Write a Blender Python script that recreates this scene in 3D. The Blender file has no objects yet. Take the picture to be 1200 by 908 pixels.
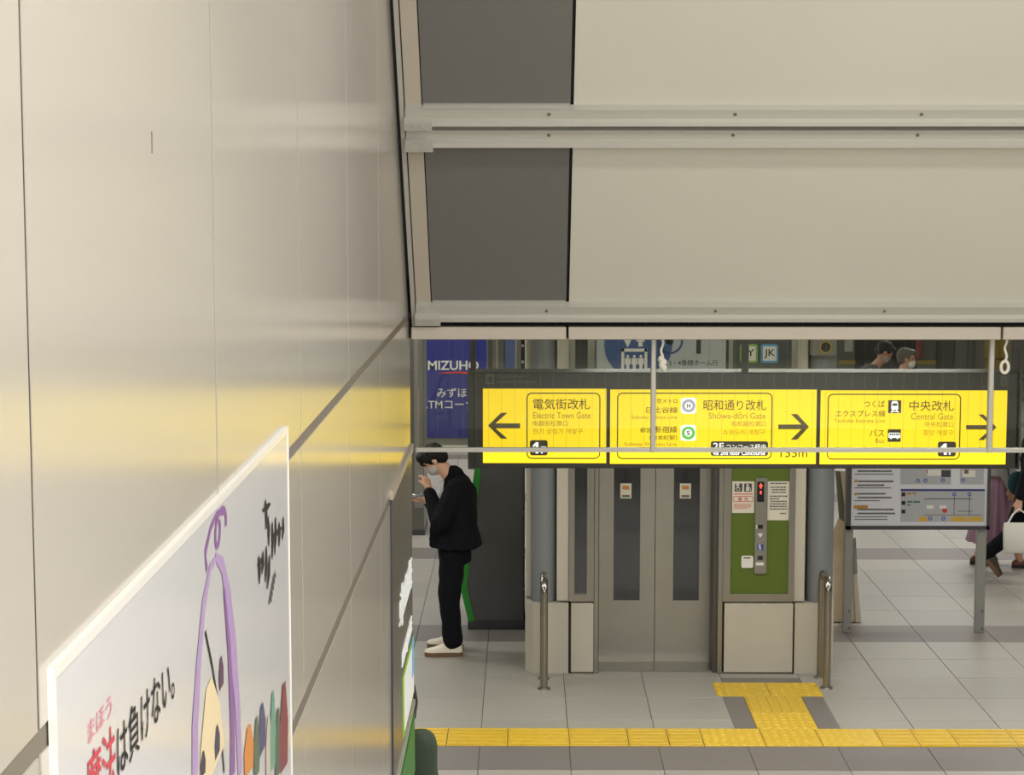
import bpy, bmesh, math, random
import numpy as np
from mathutils import Vector, Matrix, Euler
random.seed(7)
S = bpy.context.scene
COL = S.collection
R = math.radians

# ------------------------------------------------------------------ camera
F, H = 2250.0, 3.77                     # focal length in pixels of a 1200x908 frame, eye height above the concourse
PITCH, YAW = math.atan(241 / F), math.atan(15 / F)
cam_d = bpy.data.cameras.new('camera'); cam = bpy.data.objects.new('camera', cam_d); COL.objects.link(cam)
cam_d.sensor_width = 36; cam_d.lens = F / 1200 * 36; cam_d.clip_end = 200
cam.location = (0, 0, H); cam.rotation_euler = Euler((math.pi / 2 - PITCH, 0, YAW), 'XYZ')
S.camera = cam
CM = cam.rotation_euler.to_matrix(); CR, CU, CF = CM.col[0].copy(), CM.col[1].copy(), -CM.col[2]
def at(px, py, Y=None, Z=None, X=None):
    """survey helper: where the sight line through a photo point meets a given world plane"""
    d = CF + CR * ((px - 600) / F) - CU * ((py - 454) / F)
    if Y is not None: t = Y / d.y
    elif Z is not None: t = (Z - H) / d.z
    else: t = X / d.x
    return Vector((0, 0, H)) + d * t
# ------------------------------------------------------------------ world, lights, exposure
W = bpy.data.worlds.new('station_ambient'); S.world = W; W.use_nodes = True
W.node_tree.nodes['Background'].inputs[0].default_value = (1.0, 0.97, 0.92, 1)
W.node_tree.nodes['Background'].inputs[1].default_value = 0.10
vs = S.view_settings; vs.view_transform = 'Standard'; vs.look = 'None'; vs.gamma = 1; vs.use_curve_mapping = False
vs.exposure = 0.0
def area(name, loc, sx, sy, power, rot=(0, 0, 0), col=(1.0, 0.98, 0.945)):
    d = bpy.data.lights.new(name, 'AREA'); d.shape = 'RECTANGLE'; d.size = sx; d.size_y = sy; d.energy = power; d.color = col
    o = bpy.data.objects.new(name, d); COL.objects.link(o); o.location = loc; o.rotation_euler = rot
    return o
for yy in (9.0, 12.2, 16.0, 20.0, 25.0, 31.0):                     # tube rows in the concourse ceiling
    for xx in (-2.6, 1.6, 5.8):
        area('concourse_tube_light', (xx, yy, 3.17), 2.4, 0.3, 61 if yy < 22 else 80)
for yy in (1.2, 3.9):                                             # tubes in the stairwell ceiling
    area('stairwell_tube_light', (1.6, yy, 5.25), 2.6, 0.35, 76)
area('soffit_fill_light', (1.6, -3.0, 4.2), 3.4, 1.8, 180, (R(86), 0, 0))    # added fill lamp behind the camera, brightens soffit and stair wall

# ------------------------------------------------------------------ materials
MATS = {}
def mat(name, col, rough=0.5, metal=0.0, spec=0.5, emit=0.0, noise=None, bump=None, coat=0.0, vary=0.0):
    """col is sRGB 0-255. noise=(scale, amount) colour grain, bump=(scale, strength), vary=per-object brightness spread"""
    if name in MATS: return MATS[name]
    lin = [((c / 255) / 12.92 if c / 255 <= .04045 else ((c / 255 + .055) / 1.055) ** 2.4) for c in col] + [1]
    m = bpy.data.materials.new(name); m.use_nodes = True; nt = m.node_tree; b = nt.nodes['Principled BSDF']
    b.inputs['Base Color'].default_value = lin; b.inputs['Roughness'].default_value = rough; b.inputs['Metallic'].default_value = metal
    b.inputs['Specular IOR Level'].default_value = spec; b.inputs['Coat Weight'].default_value = coat; b.inputs['Coat Roughness'].default_value = 0.08
    if emit: b.inputs['Emission Color'].default_value = lin; b.inputs['Emission Strength'].default_value = emit
    src = None
    if noise:
        tc = nt.nodes.new('ShaderNodeTexCoord'); nz = nt.nodes.new('ShaderNodeTexNoise'); nz.inputs['Scale'].default_value = noise[0]; nz.inputs['Detail'].default_value = 5
        nt.links.new(tc.outputs['Object'], nz.inputs['Vector'])
        mr = nt.nodes.new('ShaderNodeMapRange'); mr.inputs['From Min'].default_value = .3; mr.inputs['From Max'].default_value = .7
        mr.inputs['To Min'].default_value = 1 - noise[1]; mr.inputs['To Max'].default_value = 1 + noise[1]
        nt.links.new(nz.outputs['Fac'], mr.inputs['Value']); src = mr.outputs['Result']
    if vary:
        oi = nt.nodes.new('ShaderNodeObjectInfo'); m2 = nt.nodes.new('ShaderNodeMapRange')
        m2.inputs['To Min'].default_value = 1 - vary; m2.inputs['To Max'].default_value = 1 + vary
        nt.links.new(oi.outputs['Random'], m2.inputs['Value'])
        if src:
            mm = nt.nodes.new('ShaderNodeMath'); mm.operation = 'MULTIPLY'; nt.links.new(src, mm.inputs[0]); nt.links.new(m2.outputs['Result'], mm.inputs[1]); src = mm.outputs[0]
        else: src = m2.outputs['Result']
    if src:
        vm = nt.nodes.new('ShaderNodeVectorMath'); vm.operation = 'SCALE'; vm.inputs[0].default_value = lin[:3]
        nt.links.new(src, vm.inputs['Scale']); nt.links.new(vm.outputs[0], b.inputs['Base Color'])
    if bump:
        tc = nt.nodes.new('ShaderNodeTexCoord'); nz = nt.nodes.new('ShaderNodeTexNoise'); nz.inputs['Scale'].default_value = bump[0]; nz.inputs['Detail'].default_value = 4
        nt.links.new(tc.outputs['Object'], nz.inputs['Vector'])
        bp = nt.nodes.new('ShaderNodeBump'); bp.inputs['Strength'].default_value = bump[1]; bp.inputs['Distance'].default_value = 0.01
        nt.links.new(nz.outputs['Fac'], bp.inputs['Height']); nt.links.new(bp.outputs['Normal'], b.inputs['Normal'])
    MATS[name] = m; return m
def glass_mat(name, tint, rough=0.0):
    m = bpy.data.materials.new(name); m.use_nodes = True; nt = m.node_tree; nt.nodes.clear()
    o = nt.nodes.new('ShaderNodeOutputMaterial'); mx = nt.nodes.new('ShaderNodeMixShader'); fr = nt.nodes.new('ShaderNodeFresnel'); fr.inputs[0].default_value = 1.35
    t = nt.nodes.new('ShaderNodeBsdfTransparent'); t.inputs[0].default_value = tint + (1,)
    g = nt.nodes.new('ShaderNodeBsdfGlossy'); g.inputs['Roughness'].default_value = rough
    nt.links.new(fr.outputs[0], mx.inputs[0]); nt.links.new(t.outputs[0], mx.inputs[1]); nt.links.new(g.outputs[0], mx.inputs[2]); nt.links.new(mx.outputs[0], o.inputs[0])
    MATS[name] = m; return m
M_enamel = mat('enamel_wall_panel', (189, 184, 175), 0.16, spec=0.6, bump=(2.2, 0.02))
M_joint = mat('joint_sealant', (122, 114, 103), 0.8)
M_soffit = mat('soffit_panel', (211, 209, 196), 0.55, noise=(1.5, .02))
M_soffgrey = mat('grey_soffit_board', (112, 111, 107), 0.6, noise=(60, .03))
M_alu = mat('aluminium_rail', (190, 188, 180), 0.42, 0.2)
M_fascia = mat('fascia_paint', (190, 180, 166), 0.5)
M_black = mat('black_gap', (22, 21, 20), 0.8)
M_floor = mat('granite_tile', (158, 154, 144), 0.42, noise=(95, .15), bump=(160, .08), vary=.05)
M_floord = mat('dark_granite_tile', (118, 112, 106), 0.45, noise=(95, .13), bump=(160, .08), vary=.04)
M_grout = mat('grout', (92, 88, 82), 0.8)
M_tact = mat('yellow_tactile', (214, 178, 48), 0.42, noise=(30, .06), vary=.04)
M_ceil = mat('ceiling_paint', (205, 203, 196), 0.7)
M_steel = mat('brushed_steel', (150, 147, 138), 0.3, 0.9, noise=(8, .03))
M_chrome = mat('polished_steel', (190, 186, 178), 0.12, 1.0)
M_doorsteel = mat('hairline_steel_door', (158, 155, 145), 0.34, 0.55, noise=(4, .04))
M_cream = mat('cream_cladding', (190, 184, 168), 0.5, noise=(80, .025))
M_colgrey = mat('grey_column_paint', (128, 132, 134), 0.4, 0.2)
M_green = mat('olive_green_panel', (84, 104, 22), 0.4)
M_glassdark = mat('dark_door_glass', (44, 46, 46), 0.06, 0.0, spec=0.7)
M_white = mat('white_print', (225, 223, 215), 0.5)
M_paper = mat('notice_paper', (214, 208, 190), 0.6)
M_ink = mat('black_ink', (30, 28, 26), 0.6)
M_greyink = mat('grey_ink', (95, 93, 90), 0.6)
M_red = mat('red_print', (190, 45, 40), 0.5)
M_blue = mat('blue_print', (32, 72, 132), 0.45)
M_navy = mat('bank_blue', (36, 42, 128), 0.35)
M_signbox = mat('sign_box_black', (40, 38, 34), 0.45)
M_yel = mat('backlit_yellow', (250, 212, 24), 0.4, emit=0.82)
M_olive = mat('sign_lettering', (82, 68, 14), 0.5, emit=0.25)
M_olive2 = mat('sign_small_lettering', (160, 132, 20), 0.5, emit=0.55)
M_sbrown = mat('sign_badge_brown', (66, 54, 38), 0.5)
M_slit = mat('backlit_white', (236, 238, 245), 0.4, emit=0.9)
M_kiosk = mat('kiosk_grey', (84, 84, 84), 0.45)
M_kgreen = mat('kiosk_green_edge', (34, 140, 40), 0.4)
M_map = mat('map_print_ground', (216, 217, 224), 0.4)
M_mapg = mat('map_print_grey', (176, 178, 182), 0.4)
M_frame = mat('dark_board_frame', (72, 72, 76), 0.45, 0.2)
M_galv = mat('galvanised_post', (150, 150, 144), 0.5, 0.3)
M_ply = mat('plywood', (196, 178, 146), 0.65, noise=(6, .07))
M_plast = mat('poster_face', (218, 218, 222), 0.14, spec=0.6)
M_pframe = mat('poster_frame_white', (236, 234, 230), 0.25)
M_adgrey = mat('grey_ad_panel', (112, 108, 100), 0.22, 0.3)
M_wire = mat('glass_wire', (112, 112, 98), 0.5)
M_rope = mat('white_cord', (232, 228, 214), 0.8)
GLASS = glass_mat('smoke_barrier_glass', (0.84, 0.86, 0.81))
M_skin = mat('skin', (214, 168, 138), 0.5)
M_skin2 = mat('skin_tan', (196, 146, 116), 0.5)
M_eye = mat('eye_dark', (30, 22, 20), 0.3)
M_lip = mat('lip', (176, 104, 94), 0.5)
M_hair = mat('black_hair', (15, 13, 13), 0.65, spec=.3, bump=(90, .5))
M_hair2 = mat('brown_hair', (58, 38, 30), 0.45, bump=(90, .5))
M_hair3 = mat('greying_hair', (96, 88, 82), 0.55, bump=(90, .5))
M_jacket = mat('black_jacket', (12, 14, 20), 0.85, spec=.2, bump=(40, .25))
M_trouser = mat('black_trousers', (11, 13, 20), 0.85, spec=.2, bump=(40, .2))
M_shirt = mat('white_shirt', (214, 214, 212), 0.8)
M_sneaker = mat('white_canvas', (222, 214, 194), 0.7)
M_sole = mat('gum_sole', (112, 84, 58), 0.6)
M_mask = mat('grey_mask', (186, 182, 184), 0.8)
M_phone = mat('phone_body', (176, 190, 202), 0.25, 0.2)
M_skirt = mat('mauve_skirt', (150, 118, 136), 0.75, bump=(30, .2))
M_teal = mat('teal_cloth', (18, 62, 70), 0.7)
M_brownshoe = mat('brown_leather', (92, 40, 32), 0.4)
M_olivecoat = mat('olive_green_coat', (68, 82, 66), 0.85, bump=(60, .3))
M_greytop = mat('grey_knit', (150, 146, 142), 0.85)
M_coatgrey = mat('charcoal_coat', (62, 64, 70), 0.8)
M_tote = mat('white_tote', (220, 218, 208), 0.7)

# ------------------------------------------------------------------ mesh helpers
ORG = {}
class MB:
    def __init__(s): s.v = []; s.f = []; s.m = []
    def add(s, vs_, fs, m=None):
        k = len(s.v); s.v += [Vector(v) for v in vs_]; s.f += [tuple(i + k for i in f) for f in fs]; s.m += [m] * len(fs); return s
    def box(s, x0, x1, y0, y1, z0, z1, m=None, bev=0.0):
        if bev: return s.bbox(x0, x1, y0, y1, z0, z1, bev, m)
        return s.add([(x, y, z) for x in (x0, x1) for y in (y0, y1) for z in (z0, z1)],
                     [(0, 1, 3, 2), (4, 6, 7, 5), (0, 4, 5, 1), (2, 3, 7, 6), (0, 2, 6, 4), (1, 5, 7, 3)], m)
    def bbox(s, x0, x1, y0, y1, z0, z1, b, m=None):
        bm = bmesh.new(); bmesh.ops.create_cube(bm, size=1)
        for v in bm.verts:
            v.co = Vector(((x0 + x1) / 2 + v.co.x * (x1 - x0), (y0 + y1) / 2 + v.co.y * (y1 - y0), (z0 + z1) / 2 + v.co.z * (z1 - z0)))
        bmesh.ops.bevel(bm, geom=bm.edges[:], offset=b, segments=1, affect='EDGES'); bm.verts.index_update()
        s.add([v.co.copy() for v in bm.verts], [[v.index for v in f.verts] for f in bm.faces], m); bm.free(); return s
    def obox(s, o, ax, ay, az, a, b, c, m=None):
        return s.add([o + ax * x + ay * y + az * z for x in a for y in b for z in c],
                     [(0, 1, 3, 2), (4, 6, 7, 5), (0, 4, 5, 1), (2, 3, 7, 6), (0, 2, 6, 4), (1, 5, 7, 3)], m)
    def prism(s, pts, o, ax, ay, az, d0, d1, m=None):
        """outline pts (u,v) on axes ax, ay at origin o, pushed from d0 to d1 along az"""
        n = len(pts)
        vs_ = [o + ax * u + ay * v + az * d0 for u, v in pts] + [o + ax * u + ay * v + az * d1 for u, v in pts]
        return s.add(vs_, [tuple(range(n))[::-1], tuple(range(n, 2 * n))] + [(i, (i + 1) % n, n + (i + 1) % n, n + i) for i in range(n)], m)
    def loft(s, rings, m=None, cap=True):
        n = len(rings[0]); vs_ = [p for r in rings for p in r]
        fs = [(k * n + i, k * n + (i + 1) % n, (k + 1) * n + (i + 1) % n, (k + 1) * n + i) for k in range(len(rings) - 1) for i in range(n)]
        if cap: fs += [tuple(range(n))[::-1], tuple(range((len(rings) - 1) * n, len(rings) * n))]
        return s.add(vs_, fs, m)
    def cyl(s, p, q, r0, r1=None, n=20, m=None):
        p, q = Vector(p), Vector(q); r1 = r0 if r1 is None else r1; d = (q - p).normalized(); a = d.orthogonal().normalized(); b = d.cross(a)
        ring = lambda c, r: [c + (a * math.cos(2 * math.pi * i / n) + b * math.sin(2 * math.pi * i / n)) * r for i in range(n)]
        return s.loft([ring(p, r0), ring(q, r1)], m)
    def tube(s, pts, r, n=10, m=None):
        pts = [Vector(p) for p in pts]; rings = []; d0 = (pts[1] - pts[0]).normalized(); a = d0.orthogonal().normalized()
        for i, p in enumerate(pts):
            d = (pts[min(i + 1, len(pts) - 1)] - pts[max(i - 1, 0)]).normalized(); a = (a - d * a.dot(d)).normalized(); b = d.cross(a)
            rr = r[i] if isinstance(r, (list, tuple)) else r
            rings.append([p + (a * math.cos(2 * math.pi * k / n) + b * math.sin(2 * math.pi * k / n)) * rr for k in range(n)])
        return s.loft(rings, m)
    def cap(s, p, r0, q, r1, n=14):
        """closed tapered capsule"""
        p, q = Vector(p), Vector(q); d = q - p; L = d.length; d = d.normalized() if L > 1e-6 else Vector((0, 0, 1)); a = d.orthogonal().normalized(); b = d.cross(a); rings = []
        st = [(p, r0, -t) for t in (80, 55, 28)] + [(p, r0, 0), (q, r1, 0)] + [(q, r1, t) for t in (28, 55, 80)]
        for c, r, t in st:
            cc = c + d * r * math.sin(R(t)); rr = r * math.cos(R(t))
            rings.append([cc + (a * math.cos(2 * math.pi * i / n) + b * math.sin(2 * math.pi * i / n)) * rr for i in range(n)])
        return s.loft(rings)
    def ell(s, c, r, rot=None, nu=18, nv=12, m=None):
        c = Vector(c); rings = []
        for j in range(1, nv):
            t = math.pi * j / nv - math.pi / 2; rg = []
            for i in range(nu):
                a = 2 * math.pi * i / nu; p = Vector((r[0] * math.cos(t) * math.cos(a), r[1] * math.cos(t) * math.sin(a), r[2] * math.sin(t)))
                rg.append(c + (rot @ p if rot else p))
            rings.append(rg)
        return s.loft(rings, m)
    def xf(s, M): s.v = [M @ v for v in s.v]; return s
    def mesh(s, name, m, org=Vector((0, 0, 0)), smooth=False):
        me = bpy.data.meshes.new(name); me.from_pydata([v - org for v in s.v], [], s.f)
        ms = []
        for x in s.m:
            x = x or m
            if x not in ms: ms.append(x)
        for x in ms: me.materials.append(x)
        me.polygons.foreach_set('material_index', [ms.index(x or m) for x in s.m])
        bm = bmesh.new(); bm.from_mesh(me); bmesh.ops.recalc_face_normals(bm, faces=bm.faces[:]); bm.to_mesh(me); bm.free()
        if smooth: me.polygons.foreach_set('use_smooth', [True] * len(me.polygons)); me.set_sharp_from_angle(angle=R(40))
        me.update(); return me
    def build(s, name, m, parent=None, org=None, smooth=False):
        o_ = ORG[parent.name] if parent else Vector(org) if org is not None else base_of(s.v)
        return link(name, s.mesh(name, m, o_, smooth), o_, parent)
def base_of(vs_):
    xs = [v.x for v in vs_]; ys = [v.y for v in vs_]; zs = [v.z for v in vs_]
    return Vector(((min(xs) + max(xs)) / 2, (min(ys) + max(ys)) / 2, min(zs)))
def link(name, data, o_, parent=None):
    o = bpy.data.objects.new(name, data); COL.objects.link(o)
    if parent: o.parent = parent
    else: o.location = o_
    ORG[o.name] = Vector(o_); return o
def tag(o, label, cat, group=None):
    o['label'] = label; o['category'] = cat
    if group: o['group'] = group
    return o
def struct(o): o['kind'] = 'structure'; return o
def thing(name, label, cat, loc, group=None):
    o = link(name, None, Vector(loc)); o.empty_display_size = .1
    return tag(o, label, cat, group)
AX, AY, AZ = Vector((1, 0, 0)), Vector((0, 1, 0)), Vector((0, 0, 1))
def rpx(x0, y0, x1, y1, Y):
    """world X0, X1, Z0, Z1 of a photo rectangle lying on the plane Y"""
    a = at((x0 + x1) / 2, y0, Y=Y); b = at((x0 + x1) / 2, y1, Y=Y); ym = (y0 + y1) / 2
    return at(x0, ym, Y=Y).x, at(x1, ym, Y=Y).x, b.z, a.z
def pbox(mb, x0, y0, x1, y1, Y, d=.01, m=None, bev=0):
    X0, X1, Z0, Z1 = rpx(x0, y0, x1, y1, Y); return mb.box(X0, X1, Y, Y + d, Z0, Z1, m, bev)
def xat(px, Y, py=600): return at(px, py, Y=Y).x
def zat(py, Y, px=700): return at(px, py, Y=Y).z
def rrect(x0, x1, z0, z1, r, n=5):
    pts = []
    for cx, cz, a0 in ((x1 - r, z1 - r, 0), (x0 + r, z1 - r, 90), (x0 + r, z0 + r, 180), (x1 - r, z0 + r, 270)):
        pts += [(cx + r * math.cos(R(a0 + 90 * k / n)), cz + r * math.sin(R(a0 + 90 * k / n))) for k in range(n + 1)]
    return pts
def frame_line(mb, x0, x1, z0, z1, r, w, Y, d, m=None):
    """rounded outline of width w, front at Y-d"""
    a = rrect(x0, x1, z0, z1, r); b = rrect(x0 + w, x1 - w, z0 + w, z1 - w, max(r - w, .001)); n = len(a)
    P = lambda q, y: [Vector((u, y, v)) for u, v in q]
    A, B, C, D = P(a, Y - d), P(b, Y - d), P(a, Y), P(b, Y)
    vs_ = A + B + C + D; fs = []
    for i in range(n):
        j = (i + 1) % n; fs += [(i, j, n + j, n + i), (2 * n + i, 2 * n + j, j, i), (n + i, n + j, 3 * n + j, 3 * n + i), (3 * n + i, 3 * n + j, 2 * n + j, 2 * n + i)]
    return mb.add(vs_, fs, m)
def disc(mb, cx, cz, r, Y, d=.004, m=None, n=28, r0=0):
    if not r0: return mb.prism([(cx + r * math.cos(2 * math.pi * i / n), cz + r * math.sin(2 * math.pi * i / n)) for i in range(n)], Vector((0, Y, 0)), AX, AZ, AY, -d, 0, m)
    vs_ = [(cx + rr * math.cos(2 * math.pi * i / n), Y - dd, cz + rr * math.sin(2 * math.pi * i / n)) for dd in (d, 0) for rr in (r, r0) for i in range(n)]
    fs = []
    for i in range(n):
        j = (i + 1) % n; fs += [(i, j, n + j, n + i), (2 * n + i, 2 * n + j, j, i), (n + i, n + j, 3 * n + j, 3 * n + i)]
    return mb.add(vs_, fs, m)
def poly(mb, pts, Y, d=.004, m=None):
    """photo-space outline on plane Y as a thin raised print"""
    w = [at(x, y, Y=Y) for x, y in pts]; return mb.prism([(p.x, p.z) for p in w], Vector((0, Y, 0)), AX, AZ, AY, -d, 0, m)
def text_geo(st, bold=0.0):
    c = bpy.data.curves.new('lettering', 'FONT'); c.body = st; c.size = 1; c.offset = bold; c.resolution_u = 3
    o = bpy.data.objects.new('lettering', c); COL.objects.link(o); dg = bpy.context.evaluated_depsgraph_get()
    me = bpy.data.meshes.new_from_object(o.evaluated_get(dg)); vs_ = [v.co.copy() for v in me.vertices]; fs = [tuple(p.vertices) for p in me.polygons]
    bpy.data.objects.remove(o); bpy.data.curves.remove(c); bpy.data.meshes.remove(me); return vs_, fs
def text_fit(mb, st, u0, u1, v0, v1, o, au, av, an, d, m=None, bold=0.0):
    """lettering stretched to a box on the plane (o, au, av), raised d along an"""
    vs_, fs = text_geo(st, bold)
    if not vs_: return
    xs = [v.x for v in vs_]; ys = [v.y for v in vs_]; x0, x1, y0, y1 = min(xs), max(xs), min(ys), max(ys)
    mb.add([o + au * (u0 + (v.x - x0) / (x1 - x0) * (u1 - u0)) + av * (v0 + (v.y - y0) / max(y1 - y0, 1e-6) * (v1 - v0)) + an * d for v in vs_], fs, m)
def ptext(mb, st, x0, y0, x1, y1, Y, m=None, bold=0.0, d=.003):
    X0, X1, Z0, Z1 = rpx(x0, y0, x1, y1, Y); text_fit(mb, st, X0, X1, Z0, Z1, Vector((0, Y, 0)), AX, AZ, -AY, d, m, bold)
def remesh(mb, voxel, name, m, smooth=4, org=Vector((0, 0, 0)), wrinkle=None):
    me = mb.mesh('tmp', m, org); o = bpy.data.objects.new('tmp', me); COL.objects.link(o)
    r = o.modifiers.new('r', 'REMESH'); r.mode = 'VOXEL'; r.voxel_size = voxel
    sm = o.modifiers.new('s', 'SMOOTH'); sm.iterations = smooth; sm.factor = .5
    dg = bpy.context.evaluated_depsgraph_get(); res = bpy.data.meshes.new_from_object(o.evaluated_get(dg)); res.name = name
    bpy.data.objects.remove(o); bpy.data.meshes.remove(me)
    res.materials.clear(); res.materials.append(m)
    if wrinkle:
        n = len(res.vertices); co = np.empty(n * 3, np.float32); no = np.empty(n * 3, np.float32); res.vertices.foreach_get('co', co); res.vertices.foreach_get('normal', no)
        co = co.reshape(-1, 3); no = no.reshape(-1, 3); k = wrinkle[1]; x, y, z = co.T
        w = np.sin(z * k + 2.1 * np.sin(x * k * .7) + 1.7 * np.sin(y * k * .9)) * np.sin(x * k * .9 + z * k * .45 + 1.3)
        res.vertices.foreach_set('co', (co + no * (w * wrinkle[0])[:, None]).astype(np.float32).ravel())
    res.polygons.foreach_set('use_smooth', [True] * len(res.polygons)); return res

# ================================================================== the setting
# ---- floor: grout bed with tiles let into it
TW = 0.6
Yr = at(1100, 752, Z=0).y                                   # near edge of the first dark band
ROW = (at(1100, 752, Z=0).y - at(1100, 844, Z=0).y) / 4
Yt1, Yt0 = at(900, 854, Z=0).y, at(900, 874.5, Z=0).y       # tactile strip
mb = MB(); mb.box(-7.5, 13, 5.0, 41, -.12, -.006)
floor = struct(mb.build('floor', M_grout, org=(0, 12, 0)))
Yel = at(640, 789, Z=0).y; Ydoor = at(770, 777, Z=0).y
XT = [at(x, y, Z=0).x for x, y in ((884, 846), (955, 846))]  # tactile stem
def tilemesh(sx, sy, m):
    q = MB(); g = .0025; q.bbox(-sx / 2 + g, sx / 2 - g, -sy / 2 + g, sy / 2 - g, -.03, 0, .0018); return q.mesh('tile', m)
tcache = {}
stuffA, stuffB = MB(), MB(); ntile = 0
rows = []
k0 = math.floor((5.2 - Yr) / ROW)
for k in range(k0, 70):
    y0 = Yr + k * ROW; y1 = y0 + ROW
    if y1 > 40.8: break
    dark = (k % 6 == 0)
    if y1 <= Yt0 + .02 and y1 > Yt0 - ROW * .99: pass
    if y0 < Yt0 < y1 or y0 < Yt1 < y1 or (y0 >= Yt0 and y1 <= Yt1):      # rows cut by the tactile strip
        if y0 < Yt0 - .03: rows.append((y0, Yt0, True))
        if y1 > Yt1 + .03: rows.append((Yt1, y1, False))
        continue
    rows.append((y0, y1, dark or (Yt0 - ROW * 1.2 < y0 < Yt0)))
for (y0, y1, dark) in rows:
    for c in range(-10, 20):
        x0 = -.9 + c * TW; x1 = x0 + TW; xc, yc = (x0 + x1) / 2, (y0 + y1) / 2
        if x1 > 12.6 or x0 < -7.2: continue
        if y0 > Yt1 - .01 and y1 < Yel and XT[0] - .32 < xc < XT[1] + .32 and y0 < at(900, 800, Z=0).y: continue   # around the tactile stem, laid below
        if y0 > Yel + .3 and y1 < Yel + 2.2 and xat(625, Yel) < x0 and x1 < xat(970, Yel): continue               # under the lift
        big = 11.5 < yc < 23.6 and -1.6 < xc < 5.6 and ntile < 296 and xc < .245 * yc + .75
        if big:
            key = (round(y1 - y0, 4), dark)
            if key not in tcache: tcache[key] = tilemesh(TW, y1 - y0, M_floord if dark else M_floor)
            t = bpy.data.objects.new('tile', tcache[key]); COL.objects.link(t); t.parent = floor
            t.location = Vector((xc, yc, random.uniform(-.0012, 0))) - Vector((0, 12, 0)); ntile += 1
        else:
            g = .0025; (stuffB if dark else stuffA).box(x0 + g, x1 - g, y0 + g, y1 - g, -.03, random.uniform(-.001, 0))
for q, m in ((stuffA, M_floor), (stuffB, M_floord)):
    o = q.build('far_tiles', m, floor); o['kind'] = 'stuff'
# fill-in tiles round the tactile stem
YT = [at(900, y, Z=0).y for y in (855, 836, 816, 800)]
xT = [at(x, 808, Z=0).x for x in (837, 900, 961)]
def floor_piece(x0, x1, y0, y1, m, name='tile'):
    o = MB().bbox(x0 + .0025, x1 - .0025, y0 + .0025, y1 - .0025, -.03, 0, .0018).build(name, m, floor); return o
SX0, SX1 = XT
xe0 = -.9 + TW * math.floor((SX0 - .32 + .9) / TW + .5); xe1 = -.9 + TW * math.ceil((SX1 + .32 + .9) / TW - .5)
dk = .16
floor_piece(SX0 - dk, SX0, Yt1, YT[2], M_floord); floor_piece(SX1, SX1 + dk, Yt1, YT[2], M_floord)
def tact(x0, x1, y0, y1, kind):
    q = MB(); g = .0025; q.bbox(x0 + g, x1 - g, y0 + g, y1 - g, -.03, .003, .002)
    if kind == 'bar':                                        # bars run along X
        n = 5; w = (y1 - y0) / n
        for i in range(n):
            yc = y0 + w * (i + .5); q.bbox(x0 + .012, x1 - .012, yc - w * .27, yc + w * .27, .002, .009, .0035)
    elif kind == 'bary':
        n = 6; w = (x1 - x0) / n
        for i in range(n):
            xc = x0 + w * (i + .5); q.bbox(xc - w * .25, xc + w * .25, y0 + .012, y1 - .012, .002, .009, .0035)
    else:
        nx, ny = max(2, round((x1 - x0) / .062)), max(2, round((y1 - y0) / .062))
        for i in range(nx):
            for j in range(ny):
                cx, cy = x0 + (x1 - x0) * (i + .5) / nx, y0 + (y1 - y0) * (j + .5) / ny
                q.cyl((cx, cy, .002), (cx, cy, .008), .02, .013, 8)
    q.build('tactile_tile', M_tact, floor)
js = [at(x, 865, Z=0).x for x in (524, 595, 667, 736, 783, 823, 894, 960, 1030, 1073, 1117, 1186)]
js = [js[0] - .41 * k for k in range(9, 0, -1)] + js + [js[-1] + .41 * k for k in range(1, 12)]
for a, b in zip(js[:-1], js[1:]):
    mid = (a + b) / 2; tact(a, b, Yt0, Yt1, 'dot' if at(823, 865, Z=0).x < mid < at(1030, 865, Z=0).x else 'bar')
tact(SX0, SX1, Yt1, YT[1], 'dot'); tact(SX0, SX1, YT[1], YT[2], 'bary')
tact(xT[0], xT[1], YT[2], YT[3], 'dot'); tact(xT[1], xT[2], YT[2], YT[3], 'dot')
# plain and dark infill so that no bed shows round the stem
def infill(x0, x1, y0, y1, m):
    if x1 - x0 > .02 and y1 - y0 > .02: floor_piece(x0, x1, y0, y1, m)
rr = [r for r in rows if r[0] > Yt1 - .01 and r[1] < Yel and r[0] < YT[3]]
ylast = rr[-1][1]
cols_cut = [(-.9 + c * TW, -.3 + c * TW) for c in range(-10, 20) if XT[0] - .32 < -.6 + c * TW < XT[1] + .32]
cx0, cx1 = cols_cut[0][0], cols_cut[-1][1]
infill(cx0, SX0 - dk, Yt1, YT[2], M_floor); infill(SX1 + dk, cx1, Yt1, YT[2], M_floor)
infill(cx0, xT[0], YT[2], YT[3], M_floor); infill(xT[2], cx1, YT[2], YT[3], M_floor)
infill(cx0, cx1, YT[3], ylast, M_floord)

# ---- left stairwell wall with enamel panels
XW = -0.43
Yj = [-XW * F * k for k in (.001712, .002747, .003781, .004824, .005848)]
PW = (Yj[4] - Yj[0]) / 4
Yend = XW / ((480 - 615) / F)
J1 = at(450, 404, X=XW).z; J2 = at(430, 650, X=XW).z
mb = MB(); mb.box(XW - .35, XW - .002, -3.2, Yend - .002, -.1, 5.35)
wl = struct(mb.build('wall_left', M_joint, org=(XW, 3, 0)))
edges = [Yj[0] - PW * k for k in (4, 3, 2, 1)] + Yj + [Yend]
G = .009
for a, b in zip(edges[:-1], edges[1:]):
    for z0, z1 in ((J1 + .012, 5.3), (J2 + .016, J1 - .012), (1.55, J2 - .016), (.35, 1.54), (0, .34)):
        if b == Yend and z1 < J2 + .01: bb = at(459, 700, X=XW).y
        else: bb = b
        if bb - a < .05: continue
        MB().box(XW - .03, XW, a + G * .5, bb - G * .5, z0, z1).build('panel', M_enamel, wl)
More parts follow.
